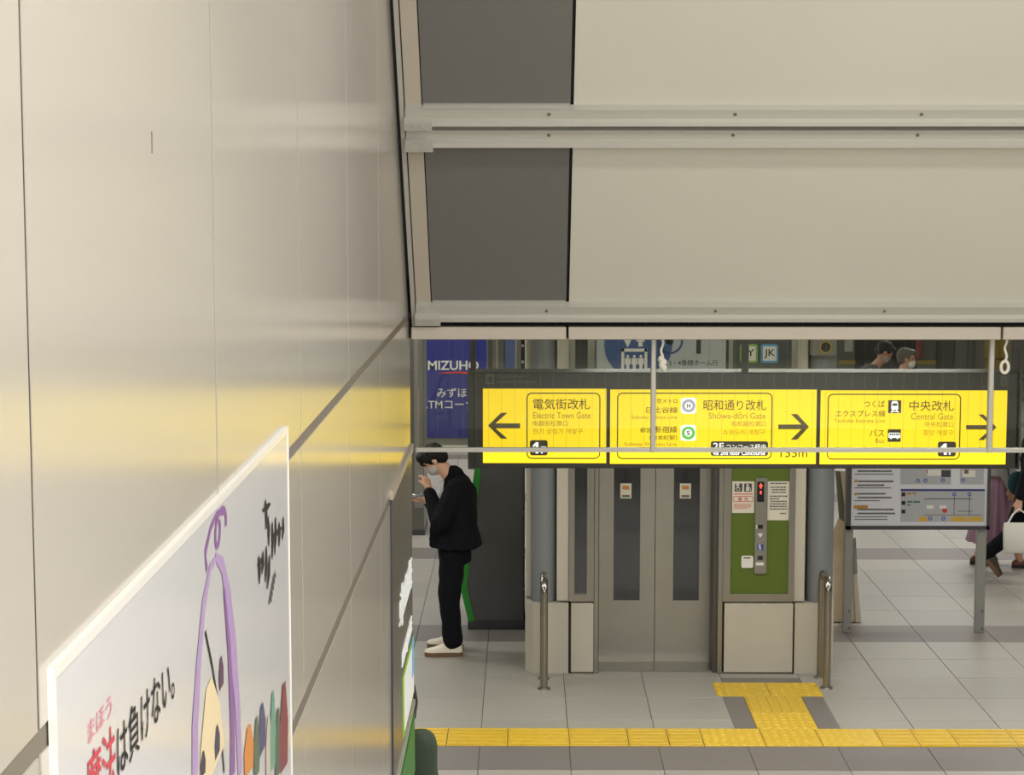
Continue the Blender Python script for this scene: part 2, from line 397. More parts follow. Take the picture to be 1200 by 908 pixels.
M_jdark = mat('dark_joint_sealant', (58, 50, 45), .8)  # darker sealant for the upright panel joints
for yj in edges[1:-1]: MB().box(XW - .004, XW - .0012, yj - G * .5, yj + G * .5, J1 + .012, 5.3).build('joint', M_jdark, wl)
# ---- slanted soffit (underside of the upper storey) at the foot of the stairs
YB = Yend - .04; ANG = R(50)
SO = Vector((0, YB, at(800, 378, Y=YB).z)); SU = Vector((0, -math.cos(ANG), math.sin(ANG))); SN = Vector((0, -math.sin(ANG), -math.cos(ANG)))
def sof(py, px=800, n=0.0):
    d = CF + CR * ((px - 600) / F) - CU * ((py - 454) / F); c = Vector((0, 0, H))
    t = (SO + SN * n - c).dot(SN) / d.dot(SN); p = c + d * t; return (p - SO).dot(SU)
def sx(px, py):
    d = CF + CR * ((px - 600) / F) - CU * ((py - 454) / F); c = Vector((0, 0, H))
    return (c + d * ((SO - c).dot(SN) / d.dot(SN))).x
XR = 3.7; STOP = (5.3 - SO.z) / math.sin(ANG)
mb = MB(); mb.obox(SO, AX, SU, SN, (XW + .012, XR), (-.005, STOP), (-.25, -.012)); mb.box(XW, XR, YB + .02, YB + .35, at(800, 398, Y=YB).z + .004, 3.4)
wf = struct(mb.build('wall_front', M_black, org=SO))
X_g0 = sx(506, 350); X_g1 = sx(663.5, 350); X_w0 = sx(667, 350)
def spart(name, x0, x1, p0, p1, m, n0=-.012, n1=0.0):
    return MB().obox(SO, AX, SU, SN, (x0, x1), (sof(p1), sof(p0)), (n0, n1)).build(name, m, wf)
spart('panel', X_g0, X_g1, 0, 122, M_soffgrey); spart('panel', X_g0, X_g1, 173, 354, M_soffgrey)
s2 = sof(0); TOPS = STOP
def spart_s(name, x0, x1, s0, s1, m, n0=-.012, n1=0.0): return MB().obox(SO, AX, SU, SN, (x0, x1), (s0, s1), (n0, n1)).build(name, m, wf)
spart_s('panel', X_g0, X_g1, sof(0), TOPS, M_soffgrey)
XM = (X_w0 + XR) / 2 + .55
for a, b in ((X_w0, XM - .004), (XM + .004, XR)):
    spart_s('panel', a, b, sof(139), TOPS, M_soffit); spart_s('panel', a, b, sof(368), sof(163), M_soffit)
for s0, s1 in ((sof(376), sof(163)), (sof(141), TOPS)):
    spart_s('edge_strip', XW + .03, X_g0 - .004, s0, s1, M_fascia)
spart_s('corner_angle', XW + .012, XW + .026, sof(386), TOPS, M_alu, -.012, .03)
for p0, p1 in ((121, 129), (146, 153), (352, 359.5)):
    q = MB().obox(SO, AX, SU, SN, (X_g0 + .002, X_g1 - .002), (sof(p1), sof(p0)), (-.012, .012), M_alu)
    for fx in (.12, .88):
        c = SO + AX * (X_g0 + (X_g1 - X_g0) * fx) + SU * sof((p0 + p1) / 2) + SN * .012; q.cyl(c, c + SN * .004, .006, n=8, m=M_steel)
    q.build('batten', M_alu, wf)
for p0, p1 in ((129, 148), (153, 173), (360, 377)):
    sa, sb = sof(p1, n=.045), sof(p0, n=.03); hgt = sb - sa; q = MB(); XL = XW + .03
    prof = [(sb, 0), (sb, .03), (sa + hgt * .42, .034), (sa + hgt * .36, .05), (sa + hgt * .12, .055), (sa, .045), (sa, .0)]
    q.loft([[SO + AX * x + SU * u + SN * n for u, n in prof] for x in (XL, XR)])
    rail = q.build('rail', M_alu, wf)
    q = MB(); q.obox(SO, AX, SU, SN, (XL - .004, XL + .09), (sa - .004, sa + hgt * .5), (.0, .064)); 
    for fx in (.03, .06):
        c = SO + AX * (XL + fx) + SU * (sa + hgt * .25) + SN * .064; q.cyl(c, c + SN * .004, .005, n=8)
    q.build('bracket', M_alu, rail)
    q = MB()
    for xx in [XL + .48 + .62 * i for i in range(6)]:
        c = SO + AX * xx + SU * (sa + hgt * .72) + SN * .031; q.cyl(c, c + SN * .004, .006, n=8)
    q.build('screw', M_steel, rail)
zf0, zf1 = at(800, 398, Y=YB - .05).z, at(800, 383, Y=YB - .05).z
xf = xat(664.5, YB, 390); prev = XW + .01
for b in (xf - .004, xf + 1.6, XR):
    MB().bbox(prev, b, YB - .05, YB + .3, zf0, zf1, .003).build('fascia', M_fascia, wf); prev = b + .008
# ---- enclosing shell
def sbox(name, m, *a): return struct(MB().box(*a).build(name, m))
sbox('wall_right', M_enamel, XR, XR + .3, -3.2, YB + .3, -.1, 5.35)
sbox('wall_rear', M_enamel, XW - .35, XR + .3, -3.5, -3.2, -.1, 5.35)
sbox('ceiling_1', M_ceil, XW - .35, XR + .3, -3.5, YB + STOP * SU.y + .3, 5.3, 5.5)
sbox('ceiling_2', M_ceil, -7.5, 13, YB + .02, 41, 3.2, 3.4)
# stairs under the camera
mb = MB(); nst = 13; rise = 2.15 / nst
for i in range(nst):
    mb.box(XW, XR, -3.2, 5.4 - .3 * i, rise * i, rise * (i + 1) - .0005)
struct(mb.build('floor_stairs', mat('stair_terrazzo', (206, 203, 194), .5, noise=(60, .06))))

# ---- far walls
YF = at(1130, 437, Z=0).y
far = struct(MB().box(1.0, 13, YF, YF + .3, 0, 3.2).build('wall_back', mat('far_wall_grey', (128, 126, 116), .6), org=(6, YF, 0)))
def farp(name, x0, y0, x1, y1, m, d=.04, dz=0):
    q = MB(); pbox(q, x0, y0, x1, y1, YF - d, d, m); return q.build(name, m, far)
M_fdark = mat('far_dark_opening', (44, 42, 40), .6); M_fyel = mat('far_yellow_board', (206, 172, 60), .5)
farp('doorway', 1003, 330, 1075, 433, M_fdark); farp('door_leaf', 1098, 330, 1119, 433, M_kiosk, .05)
farp('stripe', 983, 422.5, 1003, 427, M_fyel); farp('stripe', 1075, 422.5, 1098, 427, M_fyel)
farp('board', 1135, 330, 1143, 436, mat('far_mid_grey', (92, 92, 88), .5), .05)
farp('board', 1155, 330, 1186, 420, M_fyel, .06); farp('board', 1155, 421.5, 1186, 437, M_fyel, .06)
farp('board', 990, 380, 1000, 412, M_white, .03); farp('reflection_strip', 1074, 330, 1081, 420, mat('far_pink', (186, 84, 92), .6), .08)  # pink strip is a reflection, put in as a coloured piece
YM = at(540, 533, Z=0).y
mz = struct(MB().box(-7.5, 1.2, YM, YM + .3, 0, 3.2).build('wall_bank', mat('bank_wall_grey', (168, 165, 156), .55), org=(-2, YM, 0)))
q = MB(); pbox(q, 430, 522, 640, 524.5, YM - .03, .03); q.build('skirting', M_white, mz)
# two bank wall panels
q = MB(); pbox(q, 592, 330, 604, 530, YM - .05, .05, mat('slate_blue', (62, 76, 118), .5)); q.build('panel', M_navy, mz)
q = MB(); pbox(q, 440, 330, 590, 513, YM - .06, .055); bank = tag(q.build('bank_sign', M_navy), 'blue bank machine corner sign with white Japanese lettering on the far wall', 'sign')
q = MB(); Ys = YM - .06
for st, b, w in (('MIZUHO', (501.5, 422.5, 561, 433.5), .018), ('みずほ', (512, 454.5, 547, 465.5), .006), ('ATMコーナー', (493, 468.5, 569, 479), .004)):
    q = MB(); ptext(q, st, *b, Ys, M_white, w); q.build('lettering', M_white, bank)
q = MB(); poly(q, [(512, 438.2), (522, 435.8), (540, 435.2), (560, 437), (560, 439.6), (540, 437.6), (524, 437.6)], Ys, .006); q.build('swoosh', M_red, bank)

# ================================================================== smoke barrier under the soffit
YG = YB + .06; zg0 = at(800, 528, Y=YG).z; zg1 = zf0
sb_ = thing('smoke_barrier', 'wired glass smoke barrier with slim metal bottom rail hanging below the soffit', 'glass barrier', (XW + .1, YG, zg0))
MB().box(XW + .03, XR, YG, YG + .006, zg0, zg1 + .02).build('glass_pane', GLASS, sb_)
q = MB(); xw = XW + .05
while xw < XR: q.box(xw, xw + .0007, YG + .0055, YG + .0062, zg0, zg1 + .01); xw += .0488
o = q.build('wire', M_wire, sb_); o['kind'] = 'stuff'
X0, X1, Z0, Z1 = rpx(480, 525, 1200, 530, YG - .006)
MB().box(XW + .02, XR, YG - .006, YG + .014, Z0, Z1).build('bottom_rail', M_alu, sb_)
for px in (765.5, 1160.5):
    x = xat(px, YG, 470); w = .0095
    MB().bbox(x - w, x + w, YG - .012, YG + .012, Z0, zg1 + .01, .003).build('mullion', M_alu, sb_)
for px, py0, k in ((776, 398, 0), (1179, 398, 1)):
    Yc = YG - .05; p = at(px, py0, Y=Yc); L = p.z - at(px, 434, Y=Yc).z; q = MB()
    pts = [Vector((p.x + .004 * math.sin(i * .9 + k), Yc, p.z + .004 - L * .75 * i / 10)) for i in range(11)]
    q.tube(pts, .0048, 8)
    cord = q.build('pull_cord', M_rope, org=(p.x, Yc, p.z))
    q = MB(); e = pts[-1]
    if k == 0:
        for i in range(9): q.ell(e + Vector((random.uniform(-.008, .008), random.uniform(-.006, .006), -.008 * i * .55 + .012)), (.011, .010, .012), nu=10, nv=8)
    else:
        ring = [e + Vector((.014 * math.sin(t), 0, -.02 + .022 * math.cos(t))) for t in [2 * math.pi * i / 16 for i in range(17)]]; q.tube(ring, .006, 8)
    q.build('knot', M_rope, cord, smooth=True)
    tag(cord, ('white pull cord ending in a thick bunched knot, hanging by the first glass mullion', 'white pull cord ending in an open loop, hanging beside the second glass mullion')[k], 'cord')

# ================================================================== overhead direction sign
YS = 10.4
X0, X1, Z0, Z1 = rpx(555, 436.5, 1192, 549, YS)
sg = thing('direction_sign', 'long backlit yellow hanging sign with arrows to the station gates', 'sign', ((X0 + X1) / 2, YS, Z0))
MB().bbox(X0, X1, YS, YS + .22, Z0, Z1, .006).build('sign_box', M_signbox, sg)
for a, b in ((551, 557.5), (870.5, 878.5), (1187.5, 1196)):
    xa, xb = xat(a, YS, 480), xat(b, YS, 480); low = Z0 if a != 870.5 else Z1
    MB().box(xa, xb, YS + .07, YS + .07 + (xb - xa), low, 3.2).build('hanger', M_signbox, sg)
for a, b in ((548.5, 556), (1191, 1193)):
    q = MB(); xa, xb = xat(a, YS), xat(b, YS); q.box(xa, xb, YS - .004, YS + .224, Z0 - .004, Z1 + .002); q.build('end_cap', M_signbox, sg)
def face(x0, y0, x1, y1):
    q = MB(); pbox(q, x0, y0, x1, y1, YS - .006, .006); return q.build('face_panel', M_yel, sg)
YP = YS - .006
def border(f, x0, y0, x1, y1):
    a = rpx(x0, y0, x1, y1, YP); q = MB(); frame_line(q, *a, .03, .0062, YP, .002); q.build('border', M_olive, f)
def letters(f, items):
    for st, x0, y0, x1, y1, m, b in items:
        q = MB(); ptext(q, st, x0, y0, x1, y1, YP, m, b); q.build('lettering', m, f)
def arrow(f, tip, ty, ey, sx0, sx1, s0, s1, hx0, hx1, h0, h1):
    """horizontal arrow: shaft sx0..sx1 between rows s0..s1, head arms from hx0..hx1 at rows h0, h1 to the tip"""
    d = 1 if tip > sx0 else -1
    dx = abs(hx1 - hx0); inner = tip - d * dx * 1.18
    q = MB(); poly(q, [(sx0, s0), (inner, s0), (hx0, h0), (hx1, h0), (tip, ty), (hx1, h1), (hx0, h1), (inner, s1), (sx0, s1)], YP); q.build('arrow', mat('sign_arrow', (84, 72, 34), .5, emit=.12), f)
def badge(f, x0, y0, x1, y1, parts, m=M_sbrown):
    a = rpx(x0, y0, x1, y1, YP); q = MB(); q.prism(rrect(*a, .012), Vector((0, YP, 0)), AX, AZ, AY, -.003, 0); q.build('badge', m, f)
    for st, bx0, by0, bx1, by1, b in parts:
        q = MB(); ptext(q, st, bx0, by0, bx1, by1, YP, M_slit, b, .005); q.build('lettering', M_slit, f)
f1 = face(566, 455.5, 710.5, 542.5); border(f1, 617, 460, 703.5, 537.7)
letters(f1, [('電気街改札', 624.7, 467, 691.3, 479.7, M_olive, .004), ('Electric Town Gate', 624.7, 482.8, 692, 490.3, M_olive2, .003),
             ('电器街检票口', 624.4, 492.7, 665.3, 499, M_olive2, .003), ('전기 상점가 개찰구', 624.4, 502, 683, 508.4, M_olive2, 0)])
arrow(f1, 572, 498.5, 0, 609.4, 583, 496, 501.7, 594.5, 587.3, 483.6, 513.8)
badge(f1, 621, 515.7, 641.7, 533.4, [('F', 634, 523, 640, 531, .015)])
def digit_one(f, x, y, h):
    q = MB(); poly(q, [(x, y + .3 * h), (x + .3 * h, y), (x + .52 * h, y), (x + .52 * h, y + h), (x + .27 * h, y + h), (x + .27 * h, y + .32 * h), (x + .04 * h, y + .46 * h)], YP, .005); q.build('digit', M_slit, f)
digit_one(f1, 624.2, 518, 13)
f2 = face(715, 456.5, 956.6, 543.5); border(f2, 723, 460, 905, 538)
letters(f2, [('東京メトロ', 763, 466.8, 794, 472.5, M_olive, .003), ('日比谷線', 757.3, 476.7, 794, 484, M_olive, .004), ('Subway Hibiya Line', 740, 486.5, 793.5, 492, M_olive2, .002),
             ('都営', 750, 501, 763.5, 506.7, M_olive, .003), ('新宿線', 767, 499, 793.5, 507, M_olive, .004), ('（岩本町駅）', 761, 509.8, 793.5, 515.6, M_olive, .002),
             ('Subway Shinjuku Line', 731.8, 518, 793, 523.4, M_olive2, .002), ('(Iwamotocho Station)', 733.8, 524.3, 793, 529.6, M_olive2, .002),
             ('昭和通り改札', 824.4, 468.3, 897.7, 480.7, M_olive, .004), ('Shōwa-dōri Gate', 830.7, 483.2, 897.3, 490.7, M_olive2, .003),
             ('昭和路检票口', 857.6, 493.3, 897.3, 499.4, M_olive2, .002), ('쇼와도리 개찰구', 847, 503, 896.7, 509.3, M_olive2, 0), ('155m', 914.5, 525.3, 946, 535.7, M_olive, .004)])
badge(f2, 833, 517, 900, 534, [('2F', 835.6, 518.6, 848, 526.4, .015), ('コンコース経由', 851.3, 520, 897.3, 526.6, .008), ('via 2nd floor Concourse', 835.4, 528.2, 896.5, 533, .008)])
arrow(f2, 948, 500, 0, 912, 937, 497.3, 502.7, 926.7, 934, 485, 515)
for bx0, by0, bx1, by1, ch, ringm in ((797.9, 466, 816, 484.7, 'H', mat('ring_grey', (168, 164, 184), .5, emit=.6)), (797.5, 497.9, 815.7, 516.4, 'S', mat('ring_green', (100, 190, 70), .5, emit=.6))):
    a = rpx(bx0, by0, bx1, by1, YP); cx, cz = (a[0] + a[1]) / 2, (a[2] + a[3]) / 2
    q = MB(); q.prism(rrect(*a, .014), Vector((0, YP, 0)), AX, AZ, AY, -.002, 0, M_slit); disc(q, cx, cz, .036, YP - .002, .002, ringm, r0=.021); o = q.build('line_symbol', M_slit, f2)
    q = MB(); w = .0095; text_fit(q, ch, cx - w, cx + w, cz - .013, cz + .013, Vector((0, YP, 0)), AX, AZ, -AY, .005, M_sbrown, .02); q.build('line_letter', mat('line_letter_blue', (40, 50, 90), .5), f2)
f3 = face(961.3, 457.5, 1179.4, 544); border(f3, 969.4, 461.3, 1125.6, 538.6)
letters(f3, [('つくば', 1012.4, 469, 1037, 477.4, M_olive, .003), ('エクスプレス線', 979, 480.6, 1037.4, 488.4, M_olive, .003), ('Tsukuba Express Line', 977.4, 490.6, 1037, 496.3, M_olive2, .002),
             ('バス', 1019, 503, 1036, 511.4, M_olive, .003), ('Bus', 1026, 513.6, 1036, 518.8, M_olive2, .002),
             ('中央改札', 1065.6, 469.2, 1117.6, 481.4, M_olive, .004), ('Central Gate', 1067.4, 484, 1117, 491.6, M_olive2, .003), ('中央检票口', 1083.6, 494, 1117, 500.4, M_olive2, .002), ('중앙 개찰구', 1081.6, 503.6, 1117, 510, M_olive2, 0)])
badge(f3, 1099, 517.4, 1120, 534.6, [('F', 1111.8, 524.2, 1117.4, 532.4, .015)])
digit_one(f3, 1102.4, 519.5, 13)
arrow(f3, 1167.6, 500.4, 0, 1132, 1158, 498, 503, 1146.5, 1152.5, 485.6, 515.4)
def icon(f, x0, y0, x1, y1, kind):
    q = MB(); pbox(q, x0, y0, x1, y1, YP - .002, .002, M_sbrown); w, h = x1 - x0, y1 - y0; U = lambda u, v: (x0 + w * u, y0 + h * v)
    P = lambda pts, m=M_slit, d=.003: poly(q, [U(*p) for p in pts], YP - .002, d, m)
    if kind == 'train':
        P([(.26, .12), (.36, .05), (.64, .05), (.74, .12), (.78, .66), (.7, .74), (.3, .74), (.22, .66)])
        P([(.33, .24), (.67, .24), (.69, .42), (.31, .42)], M_sbrown, .005); P([(.3, .76), (.42, .76), (.3, .95), (.16, .95)]); P([(.58, .76), (.7, .76), (.84, .95), (.7, .95)]); P([(.3, .84), (.7, .84), (.72, .9), (.28, .9)])
    else:
        P([(.05, .34), (.12, .27), (.9, .27), (.96, .34), (.96, .68), (.05, .68)])
        for k in range(5): P([(.14 + .16 * k, .34), (.26 + .16 * k, .34), (.26 + .16 * k, .46), (.14 + .16 * k, .46)], M_sbrown, .005)
        for c in (.25, .74): P([(c + .08 * math.cos(t * math.pi / 4), .7 + .08 * math.sin(t * math.pi / 4)) for t in range(8)])
    q.build('pictogram', M_slit, f)
icon(f3, 1041, 469, 1056, 484, 'train'); icon(f3, 1040.4, 503, 1055.6, 517.6, 'bus')
M_faint = mat('faint_sign_grey', (98, 96, 86), .6)
q = MB(); pbox(q, 569, 438.5, 579, 450, YS - .002, .002); tg = q.build('emblem', M_faint, sg)
q = MB(); ptext(q, 'e', 571, 440.5, 577.5, 448.5, YS - .002, M_signbox, .03); q.build('lettering', M_signbox, sg)
for y0 in (439.5, 446):
    for k in range(8): q = MB(); pbox(q, 582 + k * 6, y0, 587 + k * 6, y0 + 3, YS - .001, .001) if k < (6 if y0 < 440 else 8) else None
    q = MB(); pbox(q, 582, y0, 615 if y0 < 440 else 628, y0 + 3, YS - .001, .001); q.build('faded_line', mat('very_faint_grey', (70, 68, 60), .6), sg)
q = MB(); pbox(q, 1173, 441, 1179.5, 452, YS - .002, .002, M_faint); pbox(q, 1174.2, 442.5, 1178.3, 450.5, YS - .003, .001, M_signbox); pbox(q, 1175.6, 444, 1177, 449, YS - .004, .001, M_faint); q.build('maker_plate', M_faint, sg)

# ================================================================== lift
lift = thing('elevator', 'lift with twin steel doors, cream stone base panels and round grey columns', 'elevator', (xat(790, Yel), Yel, 0))
Yd = Ydoor; CZ = 3.19; zb = zat(707, Yel)
L = lambda q, name, m, smooth=False, par=None: q.build(name, m, par or lift, smooth=smooth)
L(MB().box(xat(617, Yel), xat(979, Yel), Yd + .06, Yd + 1.9, 0, CZ), 'shaft', M_cream)
def base_prism(x0, c0, c1, x1):
    a, b, c, d = (xat(v, Yel, 750) for v in (x0, c0, c1, x1)); return [(a, Yel + .1 if x0 != c0 else Yel), (b, Yel), (c, Yel), (d, Yel + .1 if c1 != x1 else Yel), (d, Yd + .05), (a, Yd + .05)]
for pts in (base_prism(615.5, 624.5, 666, 666), base_prism(931, 931, 962, 979)):
    q = MB(); q.prism([(x, y) for x, y in pts], Vector((0, 0, 0)), AX, AY, AZ, 0, zb); L(q, 'column_base', M_cream)
for a, b in ((669, 695.5), (848.5, 929)):
    q = MB(); q.bbox(xat(a, Yel, 750), xat(b, Yel, 750), Yel, Yd + .05, .01, zb, .003); L(q, 'base_panel', M_cream)
q = MB(); q.box(xat(616, Yel), xat(697, Yel), Yel + .01, Yd + .05, 0, zb - .006); q.box(xat(848, Yel), xat(976, Yel), Yel + .03, Yd + .05, 0, zb - .006); 
q2 = MB(); q2.box(xat(664, Yel), xat(671, Yel), Yel + .006, Yd + .04, 0, zb - .004); L(q2, 'joint', M_black)
q2 = MB(); q2.box(xat(927, Yel), xat(933, Yel), Yel + .006, Yd + .04, 0, zb - .004); L(q2, 'joint', M_black)
for c, r in ((637, 15.2), (961.5, 16)):
    rr_ = r / F * Yel; x = xat(c, Yel + .13); q = MB(); q.cyl((x, Yel + .13, zb), (x, Yel + .13, CZ), rr_, n=40); L(q, 'column', M_colgrey, True)
for a, b in ((652.5, 667), (932, 945)):
    q = MB(); q.bbox(xat(a, Yel), xat(b, Yel), Yel + .03, Yd + .05, zb + .012, CZ, .004); L(q, 'pilaster', M_cream)
q = MB(); q.box(xat(616.5, Yel), xat(624, Yel), Yel + .2, Yd + .05, zb + .01, CZ); L(q, 'corner_cladding', M_cream)
q = MB(); q.box(xat(974, Yel), xat(979, Yel), Yel + .2, Yd + .05, zb + .01, CZ); L(q, 'corner_cladding', M_cream)
# side light window
zw = zat(697, Yel)
q = MB(); a, b, c, d = (xat(v, Yel) for v in (667, 673.5, 688, 696.5)); q.box(a, b, Yel + .015, Yd + .05, zb + .012, CZ); q.box(c, d, Yel + .015, Yd + .05, zb + .012, CZ); q.box(b, c, Yel + .015, Yd + .05, zb + .012, zw); L(q, 'side_window_frame', M_steel)
q = MB(); q.box(b, c, Yel + .05, Yd + .05, zw, CZ); L(q, 'side_window', M_glassdark)
# door frame
for a, b in ((696.5, 702), (842, 848)):
    q = MB(); q.bbox(xat(a, Yel), xat(b, Yel), Yel - .004, Yd + .05, 0, CZ, .004); L(q, 'door_jamb', M_steel)
q = MB(); q.box(xat(837.5, Yel), xat(842.2, Yel), Yel + .03, Yd + .05, 0, CZ); L(q, 'door_return', mat('dark_steel', (92, 90, 84), .35, .7))
q = MB(); q.box(xat(702, Yel), xat(842, Yel), Yel + .02, Yd + .05, 2.12, CZ); L(q, 'transom', M_steel)
q = MB(); q.box(xat(700, Yel), xat(842, Yel), Yel + .05, Yd + .06, 0, .012); L(q, 'door_sill', M_steel)
for a, b, w0, w1 in ((702, 767.2, 719, 750), (768, 837.5, 789, 819.5)):
    xa, xb, xc, xd = (xat(v, Yd, 650) for v in (a, b, w0, w1)); z0 = zat(703.5, Yd); q = MB(); ZT = 2.13
    q.box(xa, xc, Yd, Yd + .04, .012, ZT); q.box(xd, xb, Yd, Yd + .04, .012, ZT); q.box(xc, xd, Yd, Yd + .04, .012, z0); q.box(xc, xd, Yd, Yd + .04, 1.95, ZT)
    leaf = L(q, 'door_leaf', M_doorsteel)
    q = MB(); q.box(xc, xd, Yd + .006, Yd + .03, z0, 1.95); q.build('door_window', M_glassdark, leaf)
    q = MB(); mx_ = (w0 + w1) / 2 - 1; pbox(q, mx_ - 6.5, 566.5, mx_ + 6.5, 584, Yd + .002, .004, M_paper); pbox(q, mx_ - 4, 569, mx_ + 4, 573.5, Yd + .001, .001, mat('orange_print', (196, 130, 60), .5)); pbox(q, mx_ - 4.5, 580, mx_ + 4.5, 582.5, Yd + .001, .001, M_greyink)
    pbox(q, mx_ - 3, 550, mx_ + 3, 566, Yd + .002, .004, M_ink); q.build('sticker', M_paper, leaf)
# green call panel surround
zg_0, zg_1 = zat(696, Yel), zat(431, Yel)
a, b, c, d = (xat(v, Yel) for v in (848, 857, 925, 932))
q = MB(); q.box(a, b, Yel + .012, Yd + .05, zb + .012, CZ); q.box(c, d, Yel + .012, Yd + .05, zb + .012, CZ); q.box(b, c, Yel + .012, Yd + .05, zb + .012, zg_0); L(q, 'call_panel_frame', M_steel)
q = MB(); q.box(b, c, Yel + .03, Yd + .05, zg_0, zg_1); L(q, 'green_panel', M_green)
q = MB(); q.box(b, c, Yel + .03, Yd + .05, zg_1, CZ); up = L(q, 'upper_panel', mat('upper_panel_charcoal', (60, 62, 60), .35))
Yg = Yel + .03
for x0, x1, st, m in ((867, 888, 'JY', mat('badge_green', (120, 170, 60), .5)), (891.5, 912, 'JK', mat('badge_blue', (70, 150, 200), .5))):
    A_ = rpx(x0, 403, x1, 425, Yg); q = MB(); q.prism(rrect(*A_, .02), Vector((0, Yg, 0)), AX, AZ, AY, -.006, 0, m); B_ = (A_[0] + .016, A_[1] - .016, A_[2] + .016, A_[3] - .016); q.prism(rrect(*B_, .008), Vector((0, Yg, 0)), AX, AZ, AY, -.009, -.004, M_white)
    o = q.build('line_badge', m, up); q = MB(); ptext(q, st, x0 + 4, 409, x1 - 4, 419.5, Yg, M_ink, .012, .011); q.build('lettering', M_ink, up)
q = MB(); cx0_, cx1_, cz0, cz1 = rpx(884.3, 559.5, 898.5, 671.5, Yg); q.prism(rrect(cx0_, cx1_, cz0, cz1, .015), Vector((0, Yg, 0)), AX, AZ, AY, -.022, 0); cp = L(q, 'call_panel', M_steel)
Yc = Yg - .022
def cpb(name, x0, y0, x1, y1, m, d=.003): 
    q = MB(); pbox(q, x0, y0, x1, y1, Yc - d, d); return q.build(name, m, cp)
cpb('floor_display', 887.3, 564.5, 895.5, 588, M_black)
M_led = mat('red_led', (255, 90, 60), .4, emit=1.2)
q = MB(); poly(q, [(891.6, 566), (894, 570), (892.4, 570), (892.4, 572.5), (890.8, 572.5), (890.8, 570), (889.2, 570)], Yc - .003, .001); q.build('arrow_light', M_led, cp)
q = MB(); ptext(q, '1', 890.6, 575, 892.4, 579, Yc - .003, M_led, .01, .001); q.build('floor_number', M_led, cp)
cpb('button', 888, 615, 894, 619.5, M_ink, .006); cpb('button', 888, 651.5, 894, 656, M_ink, .006); cpb('button_lamp', 886, 615, 887.6, 619.5, M_white)
o = cpb('accessible_plate', 887.5, 638, 894.5, 645, mat('accessible_blue', (24, 70, 150), .4))
cpb('name_plate', 885.8, 659, 895, 662.5, M_white)
q = MB(); poly(q, [(888, 625), (894, 625), (891, 630)], Yc, .002); q.build('arrow_mark', M_white, cp)
def person_mark(q, x, y, s, Y, m):
    disc(q, at(x, y, Y=Y).x, at(x, y, Y=Y).z, .011 * s, Y, .002, m, 10)
    poly(q, [(x - .6 * s, y + 1.2 * s), (x + .8 * s, y + 1.2 * s), (x + .8 * s, y + 3 * s), (x + 2.4 * s, y + 3 * s), (x + 3 * s, y + 5.4 * s), (x + 2.2 * s, y + 5.6 * s), (x + 1.6 * s, y + 3.8 * s), (x - .6 * s, y + 3.8 * s)], Y, .002, m)
    c = at(x + .4 * s, y + 4.2 * s, Y=Y); disc(q, c.x, c.z, .015 * s, Y, .002, m, 16, r0=.011 * s)
q = MB(); person_mark(q, 890.3, 639.4, .8, Yc - .003, M_white); q.build('wheelchair_mark', M_white, cp)
# notices
def notice(x0, y0, x1, y1): q = MB(); pbox(q, x0, y0, x1, y1, Yg - .003, .003); return L(q, 'notice', M_paper)
n1 = notice(858, 564, 884, 601); Yn = Yg - .003
for x0 in (861, 872): q = MB(); pbox(q, x0, 566.5, x0 + 9, 576, Yn - .001, .001, M_frame); q.build('pictogram_ground', M_frame, n1)
q = MB(); person_mark(q, 864.5, 568, 1.1, Yn - .001, M_paper); q.build('pictogram', M_paper, n1)
q = MB(); c = at(876, 568.3, Y=Yn); disc(q, c.x, c.z, .009, Yn - .001, .002, M_paper, 10); poly(q, [(874.6, 570), (877.4, 570), (878, 575), (874, 575)], Yn - .001, .002, M_paper); poly(q, [(878, 570), (878.6, 570), (880, 575), (879.2, 575)], Yn - .001, .002, M_paper); q.build('pictogram', M_paper, n1)
q = MB(); A_ = rpx(859.3, 581.3, 882.5, 588, Yn); frame_line(q, *A_, .008, .004, Yn, .001, M_red); q.build('border', M_red, n1); q = MB(); ptext(q, '優', 864.5, 582.3, 869.6, 587, Yn, M_red, .004, .0012); q.build('lettering', M_red, n1); q = MB(); ptext(q, '先', 872, 582.3, 877, 587, Yn, M_red, .004, .0012); q.build('lettering', M_red, n1)
M_redf = mat('faded_red_ink', (206, 140, 124), .6)
q = MB(); pbox(q, 860, 578, 882, 579.6, Yn - .001, .001)
for k in range(4): pbox(q, 860, 590.3 + 1.6 * k, 880 - (4 if k == 3 else 0), 591.2 + 1.6 * k, Yn - .001, .001)
o = q.build('small_print', M_redf, n1); o['kind'] = 'stuff'
n2 = notice(899.5, 564, 925, 609.5); q = MB()
rl = [(903, 565.6, 922), (903, 570, 921), (904, 573, 921), (904, 576, 921), (902, 580.6, 923), (902, 583.6, 913), (903, 586.6, 922), (902, 589.6, 922), (902, 592.6, 922), (902, 595.6, 923), (914, 600.8, 922)]
for a, y, b in rl:
    x = a
    while x < b - 1: w = random.uniform(1.2, 3.4); pbox(q, x, y, min(x + w, b), y + 1.6, Yn - .001, .001, M_greyink); x += w + .5
o = q.build('small_print', M_greyink, n2); o['kind'] = 'stuff'
q = MB(); A_ = rpx(868.7, 651, 882.5, 665, Yg); q.prism(rrect(*A_, .012), Vector((0, Yg, 0)), AX, AZ, AY, -.012, 0); o = L(q, 'white_plate', M_white)
q = MB(); pbox(q, 871.5, 653, 879.5, 654.5, Yg - .0135, .0015); q.build('small_print', M_greyink, o)
